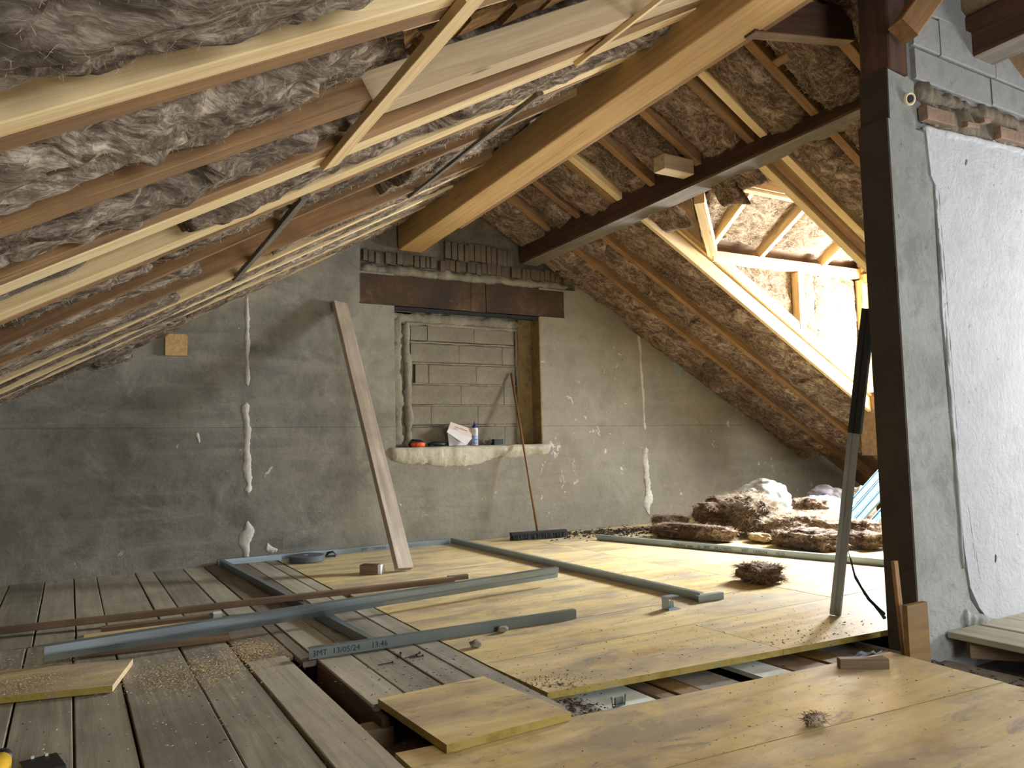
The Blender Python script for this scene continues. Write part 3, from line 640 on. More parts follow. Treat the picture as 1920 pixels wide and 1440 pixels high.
# ---------------------------------------------------------------- purlins and beams
pb = timber('purlin_beam', (2.93, 7.0, 3.06), (2.93 + 0.194, -1.0, 3.06 + 0.424), 0.25, 0.25, M['glulam'], None, (0, 0, 1), 0.006, 0.0)
tag(pb, 'big honey-coloured purlin beam under the left slope, landing above the lintel', 'beam', None, 'thing')
b_ = timber('ledger', (3.095, 6.2, 3.075), (3.095 + 0.151, 0.0, 3.075 + 0.328), 0.045, 0.18, M['old'], pb, (0, 0, 1), 0.004, 0.0)
pd = timber('purlin_beam', (4.335, 7.0, 3.06), (4.335 + 0.235, 0.0, 3.06 + 0.268), 0.22, 0.25, M['dark'], None, (0, 0, 1), 0.012, 0.004)
tag(pd, 'dark weathered purlin beam with grey underside running into the cross wall', 'beam', None, 'thing')
bb = B(); mt_, L_ = frame((4.335, 7.0, 3.06), (4.57, 0.0, 3.328), (0, 0, 1))
bb.box((L_ / 2, 0, -0.1262), (L_, 0.205, 0.004)); bb.build('grey_underside', M['weather'], pd, mt_)
blk = timber('timber_block', (4.255, 4.40, 3.145), (3.95, 4.40, 3.145), 0.125, 0.12, M['newgrey'], None, (0, 0, 1), 0.004, 0.001)
tag(blk, 'short pale timber block sticking out from the dark purlin', 'timber block', None, 'thing')
tb = timber('tie_beam', (3.10, 2.72, 3.25), (3.95, 2.72, 3.42), 0.08, 0.20, M['dark'], None, (0, 0, 1), 0.008, 0.003)
tag(tb, 'dark tie beam between the honey beam and the wall post', 'beam', None, 'thing')
B().box((0.43, 0, -0.102), (0.86, 0.076, 0.006)).build('lit_underside', M['brownwood'], tb, frame((3.10, 2.72, 3.25), (3.95, 2.72, 3.42), (0, 0, 1))[0])  # paler strip paints the light caught by the beam's underside
wp = timber('wooden_post', (3.672, 2.327, 2.86), (3.690, 2.327, 3.62), 0.16, 0.17, M['dark'], None, (0, 1, 0), 0.008, 0.004)
tag(wp, 'dark brown wooden post standing on the concrete edge of the wall', 'post', None, 'thing')
st = timber('diagonal_strut', (3.60, 2.17, 3.02), (3.98, 2.05, 3.5), 0.10, 0.12, M['old'], None, (0, 0, 1), 0.005, 0.003)
tag(st, 'reddish wooden strut rising from the post at the top', 'strut', None, 'thing')

# ---------------------------------------------------------------- dormer
dm = root('dormer', (6.0, 4.45, 2.0), 'timber dormer recess with bright studs, rafters and glass wool', 'dormer', None, 'structure')
CY = 5.30
timber('trimmer', Vector((3.6, 5.332, zR(3.6, 5.332))) + NR * 0.07, Vector((9.4, 5.332, zR(9.4, 5.332))) + NR * 0.07, 0.045, 0.14, M['new'], dm, NR, 0.004, 0.001)
timber('cheek_sole', Vector((4.75, 5.33, zR(4.75, 5.33))) + NR * 0.213, Vector((7.75, 5.33, zR(7.75, 5.33))) + NR * 0.213, 0.09, 0.125, M['new'], dm, NR, 0.006, 0.001)
timber('trimmer', Vector((4.35, 3.91, zR(4.35, 3.91))) + NR * 0.09, Vector((9.4, 3.91, zR(9.4, 3.91))) + NR * 0.09, 0.07, 0.18, M['new'], dm, NR, 0.004, 0.001)
timber('trimmer', Vector((4.35, 3.80, zR(4.35, 3.80))) + NR * 0.12, Vector((9.4, 3.80, zR(9.4, 3.80))) + NR * 0.12, 0.12, 0.16, M['old'], dm, NR, 0.004, 0.001)
timber('top_plate', (5.40, 5.33, 2.762), (7.75, 5.33, 2.792), 0.10, 0.105, M['new'], dm, (0, 0, 1), 0.004, 0.001)
timber('top_plate', (5.40, 3.83, 2.762), (7.75, 3.83, 2.792), 0.10, 0.105, M['new'], dm, (0, 0, 1), 0.004, 0.001)
timber('stud', (6.66, 5.325, 2.10), (6.66, 5.325, 2.715), 0.10, 0.09, M['new'], dm, (0, 1, 0), 0.004, 0.001)
timber('stud', (7.70, 5.30, 1.45), (7.70, 5.30, 2.72), 0.10, 0.09, M['new'], dm, (0, 1, 0), 0.004, 0.001)
timber('stud', (7.70, 3.86, 1.45), (7.70, 3.86, 2.72), 0.10, 0.09, M['new'], dm, (0, 1, 0), 0.004, 0.001)
timber('ridge_board', (4.55, 4.58, 3.27), (7.75, 4.58, 3.27), 0.06, 0.17, M['glulam'], dm, (0, 0, 1), 0.004, 0.001)
timber('ridge_lath', (4.6, 4.60, 3.17), (7.75, 4.60, 3.17), 0.07, 0.022, M['lath'], dm, (0, 0, 1), 0.002, 0.001)
def drafter(x0, x1, wd=0.06):
    timber('dormer_rafter', (x0, 5.30, 2.855), (x1, 4.62, 3.245), wd, 0.11, M['new'], dm, (0, 0.55, 1), 0.004, 0.001)
drafter(6.06, 6.02); drafter(7.02, 6.98); drafter(7.7, 7.68); drafter(5.35, 5.25)
timber('valley_rafter', (5.37, 5.27, 2.80), (4.66, 4.70, 3.06), 0.09, 0.11, M['new'], dm, (0, 0, 1), 0.004, 0.001)
timber('header', (7.72, 3.85, 2.72), (7.72, 5.3, 2.72), 0.10, 0.12, M['new'], dm, (0, 0, 1), 0.004, 0.001)
# dormer roof boarding, cheek boarding and front wall with the window opening
def dq(side):
    ye = DR + side * 0.85; zr, ze = 3.40, 2.91
    v = [(4.2, DR, zr), (8.0, DR, zr), (8.0, ye, ze), (5.2, ye, ze)]
    b = B(); v2 = [(x, y, z + 0.05) for x, y, z in v]
    b.add(v + v2, [(0, 1, 2, 3), (7, 6, 5, 4), (0, 4, 5, 1), (1, 5, 6, 2), (2, 6, 7, 3), (3, 7, 4, 0)]); return b
dq(1).build('boarding', M['deck'], dm); dq(-1).build('boarding', M['deck'], dm)
for y in (5.43, 3.69):
    b = B(); poly_y(b, [(5.2, 2.95), (8.0, 2.95), (8.0, zR(8.0, y) + 0.2), (5.2, zR(5.2, y) + 0.24)], y, y + 0.06); b.build('boarding', M['deck'], dm)
for (y0, y1, z0, z1) in [(3.7, 5.45, 0.75, 1.12), (3.7, 3.98, 1.12, 2.64), (5.18, 5.45, 1.12, 2.64), (3.7, 5.45, 2.64, 3.42)]:
    B().box((7.80, (y0 + y1) / 2, (z0 + z1) / 2), (0.10, y1 - y0, z1 - z0)).build('front_panel', M['deck'], dm)
b = B()
for (y0, y1, z0, z1) in [(3.98, 5.18, 1.12, 1.18), (3.98, 5.18, 2.58, 2.64), (3.98, 4.04, 1.18, 2.58), (5.12, 5.18, 1.18, 2.58)]:
    b.box((7.79, (y0 + y1) / 2, (z0 + z1) / 2), (0.07, y1 - y0, z1 - z0))
wf = b.build('window_1', M['white']); tag(wf, 'open window frame in the dormer front behind the wall edge', 'window', None, 'structure')
ND = Vector((0, 0.573, 1)).normalized()
def slab(name, grid, mat, parent, N, th, seed, amp):
    """puffy batt on a bilinear patch grid = 4 corner points (a, b, c, d); front faces -N"""
    a, b_, c, d = [Vector(q) for q in grid]; N = Vector(N)
    nu = max(6, int(max((b_ - a).length, (c - d).length) / 0.03)); nv = max(6, int(max((d - a).length, (c - b_).length) / 0.03))
    b = B(); o_ = (a + b_ + c + d) / 4
    for side in (0, 1):
        for i in range(nu + 1):
            for j in range(nv + 1):
                u, v = i / nu, j / nv
                p = a * (1 - u) * (1 - v) + b_ * u * (1 - v) + c * u * v + d * (1 - u) * v
                ed_ = min(1.0, 7 * min(u, 1 - u, v, 1 - v)) ** 0.5
                q = p * 3.3 + Vector((seed, 0, 0))
                h = amp * (noise.noise(q) + 0.5 * noise.noise(q * 2.3)) - amp * 0.5 * noise.turbulence(q * 3, 2, False)
                rag = Vector((noise.noise(q * 2.7), noise.noise(q * 2.7 + Vector((5, 5, 5))), noise.noise(q * 2.7 + Vector((9, 2, 5))))) * 0.035 * (1 - ed_)
                b.v.append(tuple(p + rag + (N * (-(th * 0.5 + h) * ed_) if side == 0 else N * th * 0.5 * ed_)))
    st_ = (nu + 1) * (nv + 1); I = lambda s, i, j: s * st_ + i * (nv + 1) + j
    for s_ in (0, 1):
        for i in range(nu):
            for j in range(nv):
                q = (I(s_, i, j), I(s_, i + 1, j), I(s_, i + 1, j + 1), I(s_, i, j + 1)); b.f.append(q if s_ else q[::-1]); b.mi.append(0)
    rg = [(i, 0) for i in range(nu)] + [(nu, j) for j in range(nv)] + [(i, nv) for i in range(nu, 0, -1)] + [(0, j) for j in range(nv, 0, -1)]
    for q in range(len(rg)):
        a1, a2 = rg[q], rg[(q + 1) % len(rg)]; b.f.append((I(0, *a1), I(0, *a2), I(1, *a2), I(1, *a1))); b.mi.append(0)
    k_ = (nu + 1) * (nv + 1); fibres(b, b.v[:k_], N, int(k_ * 2.2), seed, 0.07, 1, 0.0014)
    return b.build(name, [M[mat], M['fibre_red' if mat == 'wool_red' else 'fibre']], parent, smooth=True, loc=o_)
for i, (x0, x1, t0, t1) in enumerate([(5.44, 5.98, 5.2, 5.95), (6.12, 6.95, 6.08, 6.90), (7.08, 7.66, 7.04, 7.64)]):
    slab('insulation_batt', [(x0, 5.26, 2.92), (x1, 5.26, 2.92), (t1, 4.62, 3.29), (t0, 4.62, 3.29)], 'wool_tan', dm, ND, 0.06, 60 + i, 0.02)
slab('insulation_batt', [(5.0, 5.1, 2.98), (5.3, 5.2, 2.95), (5.15, 4.62, 3.26), (4.8, 4.62, 3.26)], 'wool_tan', dm, ND, 0.05, 66, 0.02)
slab('insulation_batt', [(5.75, 5.375, 2.71), (5.75, 5.375, 2.62), (6.60, 5.375, 2.20), (6.60, 5.375, 2.74)], 'wool_tan', dm, (0, 1, 0), 0.05, 70, 0.02)
slab('insulation_batt', [(6.73, 5.36, 2.12), (6.93, 5.36, 2.02), (6.93, 5.36, 2.74), (6.73, 5.36, 2.74)], 'wool_tan', dm, (0, 1, 0), 0.07, 71, 0.02)
slab('insulation_batt', [(6.95, 5.37, 2.02), (7.66, 5.37, 1.62), (7.66, 5.37, 2.74), (6.95, 5.37, 2.74)], 'wool_tan', dm, (0, 1, 0), 0.07, 72, 0.02)
hz = lambda x, y, d: (x, y, zL(x, y) + d)
slab('insulation_flap', [hz(0.12, 6.62, 0.02), hz(0.12, 6.92, -0.03), hz(0.42, 6.92, -0.09), hz(0.42, 6.62, 0.0)], 'wool_grey', ceil, NL, 0.06, 84, 0.03)
slab('insulation_flap', [hz(0.40, 6.60, 0.02), hz(0.40, 6.92, -0.03), hz(0.82, 6.92, -0.02), hz(0.82, 6.62, 0.03)], 'wool_red', ceil, NL, 0.05, 85, 0.03)
# torn flaps hanging at the dormer mouth
slab('insulation_flap', [(4.38, 5.20, 3.10), (4.45, 4.88, 3.11), (4.78, 4.88, 2.86), (4.70, 5.20, 2.90)], 'wool_red', ceil, NR, 0.08, 81, 0.025)
slab('insulation_flap', [(4.42, 4.42, 3.12), (4.45, 4.14, 3.13), (4.72, 4.20, 2.88), (4.66, 4.40, 2.90)], 'wool_red', ceil, NR, 0.08, 82, 0.025)
slab('insulation_flap', [(4.44, 4.18, 3.12), (4.46, 3.95, 3.13), (4.68, 3.95, 2.97), (4.66, 4.2, 2.98)], 'wool_red', ceil, NR, 0.08, 83, 0.025)

# ---------------------------------------------------------------- floor
fl = root('floor', (2.0, 4.0, 0), 'attic floor of old grey planks and yellow shuttering panels', 'floor', None, 'structure')
rp = random.Random(21)
def plank(x0, x1, y0, y1, mat='plank', dz_=None, g=0.004):
    z = (rp.uniform(-0.003, 0.002) if dz_ is None else dz_)
    return timber('plank', ((x0 + x1) / 2, y0, z - 0.0125), ((x0 + x1) / 2, y1, z - 0.0125), x1 - x0 - 2 * g, 0.025, M[mat], fl, (0, 0, 1), 0.003, 0.0015)
def row(xs, y0, y1, mats=None):
    for i, (a, c) in enumerate(zip(xs, xs[1:])):
        plank(a, c, y0 + rp.uniform(-0.004, 0.004), y1, (mats[i] if mats else rp.choice(['plank', 'plank', 'plank_light'])))
row([-2.9, -2.6, -2.3, -2.0, -1.75, -1.5, -1.25, -1.03, -0.82, -0.62], 0.3, 6.99)
row([-0.62, -0.40, -0.175, 0.03, 0.215, 0.495, 0.718], 0.3, 4.72, ['plank'] * 6)
plank(0.722, 0.915, 0.3, 3.765, 'plank_light', 0.004); plank(0.722, 0.95, 3.775, 4.72, 'plank_brown'); plank(0.95, 1.02, 3.62, 4.72, 'plank_brown')
row([-0.62, -0.38, -0.15, 0.045, 0.20, 0.475, 0.61, 0.835, 1.0, 1.17, 1.345, 1.50, 1.60], 4.73, 6.99, ['plank_light', 'plank', 'plank_light', 'plank_light', 'plank_light', 'plank_light', 'plank', 'plank_light', 'plank_brown', 'plank_brown', 'plank_light', 'plank_light'])
plank(1.02, 1.185, 2.88, 4.72, 'plank_light'); row([1.185, 1.36, 1.505, 1.635], 2.45, 4.72, ['plank', 'plank', 'plank'])
plank(1.64, 1.78, 2.36, 2.66, 'plank', -0.03)
def panel(poly, z1=0.0, th=0.028, cut=(), name='panel', parent=fl, edge=1):
    b = B(); side = [2 if i in cut else 1 for i in range(len(poly))]
    b.prism(poly, z1 - th, z1, 0, side)
    return b.build(name, [M['panel'], M['panel_edge'], M['panel_cut']], parent, loc=(sum(p[0] for p in poly) / len(poly), sum(p[1] for p in poly) / len(poly), z1))
def yf(x): return 2.62 - 0.087 * (x - 1.66)
panel([(1.66, yf(1.66)), (2.9, yf(2.9)), (2.9, 3.107), (1.64, 3.107)]); panel([(2.903, yf(2.9)), (4.16, yf(4.16)), (4.16, 3.107), (2.903, 3.107)])
panel([(4.164, yf(4.16)), (5.6, yf(5.6)), (5.6, 3.107), (4.164, 3.107)])
ys = [3.11, 3.58, 4.07, 4.57, 5.06, 5.56, 6.06, 6.56, 6.985]
for i, (a, c) in enumerate(zip(ys, ys[1:])):
    x0 = 1.64 if a < 4.6 else 1.605
    xj = 4.07 + 0.02 * (i % 3 - 1)
    cuts = [x0, 2.75 + 0.35 * (i % 2), xj, 5.6 + 0.3 * (i % 2), 7.0] if i > 1 else [x0, xj, 5.6, 7.0]
    cuts = [x0, xj, 5.6, 7.0]
    for p, q in zip(cuts, cuts[1:]):
        z = rp.uniform(-0.001, 0.001)
        panel([(p + 0.0015, a + 0.0015), (q - 0.0015, a + 0.0015), (q - 0.0015, c - 0.0015), (p + 0.0015, c - 0.0015)], z)
panel([(7.003, 2.5), (10.0, 2.5), (10.0, 6.985), (7.003, 6.985)], -0.002)
panel([(5.603, yf(5.6)), (7.0, 2.42), (7.0, 3.107), (5.603, 3.107)])
# nearest panels, laid slightly askew
def ya(x, o): return o - 0.082 * (x - 0.93)
panel([(0.935, ya(0.935, 1.892)), (3.225, ya(3.225, 1.892)), (3.26, ya(3.26, 2.40)), (0.93, ya(0.93, 2.40))])
panel([(0.935, ya(0.935, 1.38)), (3.21, ya(3.21, 1.38)), (3.222, ya(3.222, 1.888)), (0.935, ya(0.935, 1.888))], -0.001)
panel([(0.935, ya(0.935, 0.87)), (3.2, ya(3.2, 0.87)), (3.21, ya(3.21, 1.376)), (0.935, ya(0.935, 1.376))], -0.001)
# planks at the foot of the cross wall
for x0, x1 in [(3.745, 3.99), (4.03, 4.27), (4.28, 4.5), (4.51, 4.75), (4.76, 5.0), (5.01, 5.25)]:
    timber('plank', ((x0 + x1) / 2, 0.3, 0.0), ((x0 + x1) / 2, 2.225, 0.0), x1 - x0, 0.03, M['plank_light'], fl, (0, 0, 1), 0.003, 0.002)
timber('joist', (3.80, 2.16, -0.055), (3.98, 1.95, -0.055), 0.08, 0.08, M['brownwood'], fl); timber('joist', (4.1, 1.0, -0.07), (4.1, 2.2, -0.07), 0.10, 0.11, M['dark'], fl)
# joists and the ceiling slab below
for x in (-2.4, -1.8, -1.2, -0.6, 0.0, 0.6, 1.5, 4.9):
    timber('joist', (x, 0.3, -0.11), (x, 6.98, -0.11), 0.08, 0.16, M['old'], fl, (0, 0, 1), 0.004, 0.002)
for (p0, p1, wd, m_) in [((0.9, 2.80, -0.085), (1.06, 2.80, -0.085), 0.10, 'brownwood'), ((2.255, 1.95, -0.10), (2.265, 2.95, -0.10), 0.11, 'ochrewood'), ((2.15, 1.95, -0.105), (2.15, 2.95, -0.105), 0.08, 'brownwood'), ((3.125, 1.9, -0.10), (3.14, 2.9, -0.10), 0.13, 'ochrewood'), ((2.94, 1.9, -0.105), (2.96, 2.9, -0.105), 0.20, 'brownwood')]:
    timber('joist', p0, p1, wd, 0.08, M[m_], fl)
timber('joist', (1.03, 3.6, -0.07), (1.03, 2.75, -0.07), 0.03, 0.12, M['dark'], fl); timber('joist', (1.06, 2.75, -0.13), (1.22, 2.25, -0.13), 0.16, 0.02, M['brownwood'], fl)
B().box((3.5, 2.0, -0.24), (14.0, 11.0, 0.06)).build('slab', M['slab'], fl)
for (x0, x1, y0, y1, z, m_) in [(1.80, 2.09, 2.1, 2.75, -0.076, 'whiteboard'), (2.655, 2.825, 2.1, 2.75, -0.072, 'whiteboard'), (0.90, 0.99, 2.85, 3.4, -0.10, 'whiteboard'), (2.325, 2.53, 2.1, 2.75, -0.074, 'slab'), (2.53, 2.65, 2.1, 2.75, -0.15, 'mortar_shade_dark'), (3.21, 3.53, 2.25, 2.75, -0.08, 'slab')]:
    B().box(((x0 + x1) / 2, (y0 + y1) / 2, z), (x1 - x0, y1 - y0, 0.02)).build('ceiling_board', M[m_], fl)
B().box((3.50, 1.9, -0.13), (0.48, 0.65, 0.02)).build('ceiling_board', M['slab'], fl)
b = B(); b.tube([(1.87, 2.48, -0.02), (1.875, 2.48, -0.058), (1.935, 2.48, -0.058), (1.94, 2.48, -0.02)], 0.004, 6); b.box((1.915, 2.49, -0.045), (0.04, 0.01, 0.03)); b.build('ceiling_hanger', M['zinc_dark'], fl)

# ================================================================== THINGS
def blob(name, c, size, mat, seed, parent=None, fm='fibre_red', amp=0.18, freq=3.0, sub=4, rz=0.0, fuzz=0, flat=0.0, ry=0.0, sq=0.75, layers=0, flen=0.05, floor=0.003, crease=0.0):
    """torn lump: super-ellipsoid with noise, optional fibre fuzz and layered edge; rests on z = floor"""
    bm = bmesh.new(); bmesh.ops.create_icosphere(bm, subdivisions=sub, radius=1.0)
    r = random.Random(seed); b = B(); sx, sy, sz = [q / 2 for q in size]
    R_ = Matrix.Rotation(rz, 3, 'Z') @ Matrix.Rotation(ry, 3, 'Y')
    pts = []
    for v in bm.verts:
        p = v.co.copy(); p = Vector([math.copysign(abs(q) ** sq, q) for q in p])
        q = p * freq * 0.5 + Vector((seed * 1.7, seed, 0))
        d = 1 + amp * (noise.noise(q) + 0.6 * noise.noise(q * 2.1) + 0.4 * noise.noise(q * 4.3))
        if layers: d += 0.07 * math.sin(p.z * layers * 3 + 2 * noise.noise(q)) * (1 - abs(v.co.z) ** 2)
        if crease: d -= crease * (1 - abs(noise.noise(q * 1.6))) ** 5
        p = p * d; p = R_ @ Vector((p.x * sx, p.y * sy, p.z * sz)) + Vector(c)
        if floor is not None: p.z = max(p.z, floor + 0.004 * r.random())
        pts.append(p)
    b.v = [tuple(p) for p in pts]; b.f = [tuple(v.index for v in f.verts) for f in bm.faces]; b.mi = [0] * len(b.f)
    bm.free(); C0 = Vector(c)
    for _ in range(fuzz):
        p = pts[r.randrange(len(pts))]; n = (p - C0); n = Vector((n.x / sx, n.y / sy, n.z / sz)).normalized()
        if p.z < 0.012 and floor is not None: continue
        t = (n * 0.55 + Vector((r.uniform(-1, 1), r.uniform(-1, 1), r.uniform(-1, 1))) * 0.8).normalized(); L = flen * r.uniform(0.4, 1.2)
        s_ = t.orthogonal().normalized() * r.uniform(0.0007, 0.0016); bend = Vector((r.uniform(-1, 1), r.uniform(-1, 1), r.uniform(-1, 0.3))) * L * 0.4
        m_ = p + t * L * 0.5; e = p + t * L + bend
        if floor is not None: m_.z = max(m_.z, floor + 0.002); e.z = max(e.z, floor + 0.002)
        b.add([p - s_, p + s_, m_ + s_, m_ - s_, e], [(0, 1, 2, 3), (3, 2, 4)], 1)
    return b.build(name, [M[mat], M[fm]] if fuzz else M[mat], parent, smooth=True, loc=c)

# ---- leaning board
ld = timber('leaning_plank', (2.285, 5.66, 0.02), (2.185, 6.95, 2.345), 0.15, 0.05, M['leaning'], None, (0.28, -1, 0.55), 0.004, 0.002)
tag(ld, 'long scuffed wooden board leaning against the gable wall left of the niche', 'board')
# ---- broom
br = root('broom', (4.15, 6.66, 0), 'wide broom with thin wooden handle leaning into the window niche', 'broom')
B().tube([(4.155, 6.67, 0.075), (4.13, 6.82, 0.8), (4.175, 7.165, 1.745)], 0.012, 10).build('handle', M['handle'], br, smooth=True)
hd_ = timber('head', (3.86, 6.71, 0.065), (4.46, 6.60, 0.065), 0.06, 0.03, M['bristle'], br, (0, 0, 1), 0.005, 0.001)
b = B(); r = random.Random(5)
for i in range(900):
    t = r.random(); y = r.uniform(-0.035, 0.035); x = 3.865 + 0.585 * t; yb = 6.71 - 0.11 * t + y
    dx, dy = r.uniform(-0.02, 0.02), y * 0.5 + r.uniform(-0.012, 0.012); s_ = 0.0022
    b.add([(x - s_, yb, 0.055), (x + s_, yb, 0.055), (x + dx + s_, yb + dy, 0.004), (x + dx - s_, yb + dy, 0.004)], [(0, 1, 2, 3)])
b.build('bristles', M['bristle'], hd_)['kind'] = 'stuff'
# ---- C profiles
def channel(name, p0, p1, web, flange, mat, up, parent=None, th=0.0016, lip=0.0):
    """thin steel channel: web in the local XY plane at z = 0, flanges rise along local +Z"""
    mt_, L = frame(p0, p1, up); b = B(); h = web / 2
    prof = [(-h, flange), (-h, 0), (h, 0), (h, flange)]
    if lip: prof = [(-h + lip, flange), (-h, flange), (-h, 0.001), (-h * 0.12, 0), (-h * 0.05, 0.005), (h * 0.10, 0.005), (h * 0.16, 0.003), (h, 0.010), (h, flange), (h - lip, flange)]
    inn = []
    n = len(prof)
    for i, (y, z) in enumerate(prof):
        a = Vector(prof[max(i - 1, 0)]); c = Vector(prof[min(i + 1, n - 1)]); t = (c - a).normalized(); inn.append((y - t.y * th, z + t.x * th))
    for x in (0, L):
        b.v += [(x, y, z) for y, z in prof] + [(x, y, z) for y, z in inn]
    for i in range(n - 1):
        b.f += [(i, i + 1, 2 * n + i + 1, 2 * n + i), (n + i, 3 * n + i, 3 * n + i + 1, n + i + 1), (i, n + i, n + i + 1, i + 1), (2 * n + i, 2 * n + i + 1, 3 * n + i + 1, 3 * n + i)]
    b.f += [(0, 2 * n, 3 * n, n), (n - 1, 2 * n - 1, 4 * n - 1, 3 * n - 1)]
    b.mi = [0] * len(b.f)
    return b.build(name, M[mat], parent, mt_)
def text_mesh(txt, size):
    cu = bpy.data.curves.new('printed_text', 'FONT'); cu.body = txt; cu.size = size; cu.extrude = 0.0002; cu.resolution_u = 2
    o = bpy.data.objects.new('printed_text', cu); COL.objects.link(o); bpy.context.view_layer.update()
    me = bpy.data.meshes.new_from_object(o.evaluated_get(bpy.context.evaluated_depsgraph_get()))
    bpy.data.objects.remove(o); bpy.data.curves.remove(cu); return me
def print_text(words, size, origin, xdir, normal, parent):
    """words = (offset along the profile in metres, text)"""
    xd = Vector(xdir).normalized()
    for off, txt in words:
        me = text_mesh(txt, size); me.materials.clear(); me.materials.append(M['ink'])
        mt_, _ = frame(Vector(origin) + xd * off, Vector(origin) + xd * (off + 1), normal)
        place(bpy.data.objects.new('printed_text', me), parent, mt_)
G1 = 'steel tracks lying on the floor'
t1 = channel('metal_track', (1.118, 6.94, 0.026), (1.285, 3.66, 0.026), 0.05, 0.035, 'zinc', (1, 0, 0)); tag(t1, 'long steel track crossing the old planks at the left side of the frame layout', 'metal track', G1)
t2 = channel('metal_track', (3.30, 6.94, 0.026), (3.335, 3.50, 0.026), 0.05, 0.035, 'zinc', (1, 0, 0)); tag(t2, 'long steel track running towards the viewer from below the niche', 'metal track', G1)
tb_ = channel('metal_track', (1.11, 6.93, 0.026), (3.27, 6.90, 0.026), 0.05, 0.035, 'zinc', (0, 1, 0)); tag(tb_, 'steel track lying along the foot of the gable wall behind the board', 'metal track', G1)
print_text([(0, 'FTBRAN'), (0.16, 'mm'), (0.58, '3MT'), (0.70, '13/05/24'), (0.90, '13:46')], 0.036, (1.78, 6.919, 0.012), (1, -0.0139, 0), (0, -1, 0), tb_)
tn = channel('metal_track', (0.985, 3.632, 0.026), (2.47, 3.575, 0.026), 0.05, 0.035, 'zinc_dark', (0.04, 1, 0)); tag(tn, 'nearest steel track with a printed date beside the floor hole', 'metal track', G1)
print_text([(0, '3MT'), (0.095, '13/05/24'), (0.285, '13:46')], 0.038, (1.0, 3.6295, 0.014), (1, -0.0384, 0), (0, -1, 0), tn)
t3 = channel('metal_track', (4.56, 6.20, 0.026), (5.30, 3.58, 0.026), 0.05, 0.04, 'zinc', (1, 0.28, 0)); tag(t3, 'steel track with long printed line in front of the insulation heap', 'metal track', G1)
print_text([(0, 'FTBRAN'), (0.16, 'mm'), (0.26, 'Q'), (0.32, '3MT'), (0.43, 'PR.U/40/75'), (0.68, '3MT'), (0.79, '13/02/24'), (0.99, '10:15')], 0.036, (4.795, 5.363, 0.012), (0.272, -0.962, 0), (-0.962, -0.272, 0), t3)
te = channel('track_offcut', (3.30, 3.475, 0.021), (3.50, 3.465, 0.021), 0.04, 0.035, 'zinc', (0.05, 1, 0)); tag(te, 'short steel track offcut closing the near end of the track', 'metal track')
tc = root('track_clip', (3.05, 3.47, 0), 'small folded steel clip standing alone on the yellow panel', 'clip')
b = B(); b.box((3.055, 3.45, 0.075), (0.085, 0.06, 0.002)); b.box((3.035, 3.421, 0.04), (0.004, 0.003, 0.07)); b.box((3.014, 3.45, 0.0375), (0.002, 0.06, 0.075)); b.box((3.06, 3.48, 0.02), (0.09, 0.002, 0.04)); b.box((3.06, 3.45, 0.002), (0.09, 0.06, 0.002)); b.build('bent_plate', M['zinc'], tc)
ls = channel('metal_stud', (-0.085, 4.10, 0.089), (2.93, 4.44, 0.089), 0.072, 0.036, 'zinc', (-0.1, 1, 0.12), None, 0.0016, 0.007); tag(ls, 'long steel stud lying across wood strips with bluish far end', 'metal stud')
# leaning stud against the wall edge: two sliding lengths
sd = root('metal_stud', (3.665, 2.80, 0), 'dark steel stud leaning upright against the concrete wall edge', 'metal stud')
channel('lower_profile', (3.655, 2.80, 0.002), (3.652, 2.52, 1.55), 0.052, 0.036, 'zinc_mid', (0.95, 0.28, 0), sd, 0.0016, 0.006)
channel('upper_profile', (3.650, 2.613, 1.0), (3.648, 2.485, 1.66), 0.060, 0.044, 'zinc_black', (0.95, 0.28, 0), sd, 0.0016, 0.006)
# bundle of profiles leaning behind the wall edge
for i, (dx, dy) in enumerate([(0, 0), (0.02, -0.10), (0.05, -0.19), (0.06, -0.36)]):
    c_ = channel('metal_track', (6.72 + dx, 5.12 + dy, 0.04), (7.62 + dx, 5.0 + dy, 0.70), 0.07, 0.04, 'zinc_sky_tint', (-0.6, -0.5, 1), None, 0.0016, 0.006)
    tag(c_, ['farthest bluish steel profile of the bundle leaning behind the wall edge', 'second farthest bluish steel profile of the bundle behind the wall edge', 'third bluish steel profile of the bundle, beside the gap', 'nearest bluish steel profile, set apart from the leaning bundle'][i], 'metal track', 'bluish profiles leaning behind the wall edge')

# ---- wood strips and offcuts on the floor
s1 = timber('wood_strip', (-0.75, 5.137, 0.0225), (2.22, 4.63, 0.097), 0.05, 0.034, M['brownwood'], None, (0, 0, 1), 0.003, 0.002); tag(s1, 'very long brown wood strip lying across planks and track', 'wood strip')
s1b = timber('wood_strip', (2.20, 4.675, 0.0965), (2.335, 4.655, 0.099), 0.04, 0.032, M['weather'], None, (0, 0, 1), 0.003, 0.001); tag(s1b, 'short grey wood piece at the far end of the long strip', 'wood strip')
s2 = timber('wood_strip', (0.165, 4.80, 0.02), (0.735, 4.785, 0.02), 0.05, 0.04, M['brownwood'], None, (0, 0, 1), 0.003, 0.002); tag(s2, 'brown wood batten between the long strip and the steel stud', 'wood strip')
s2b = timber('white_block', (0.737, 4.785, 0.022), (0.785, 4.783, 0.022), 0.05, 0.044, M['white'], None, (0, 0, 1), 0.003, 0.0); tag(s2b, 'small white block at the end of the brown batten', 'block')
s3 = timber('wood_strip', (0.06, 4.34, 0.0185), (0.735, 4.245, 0.0185), 0.055, 0.037, M['brownwood'], None, (0, 0, 1), 0.006, 0.002); tag(s3, 'brown wood strip with rounded end just in front of the steel stud', 'wood strip')
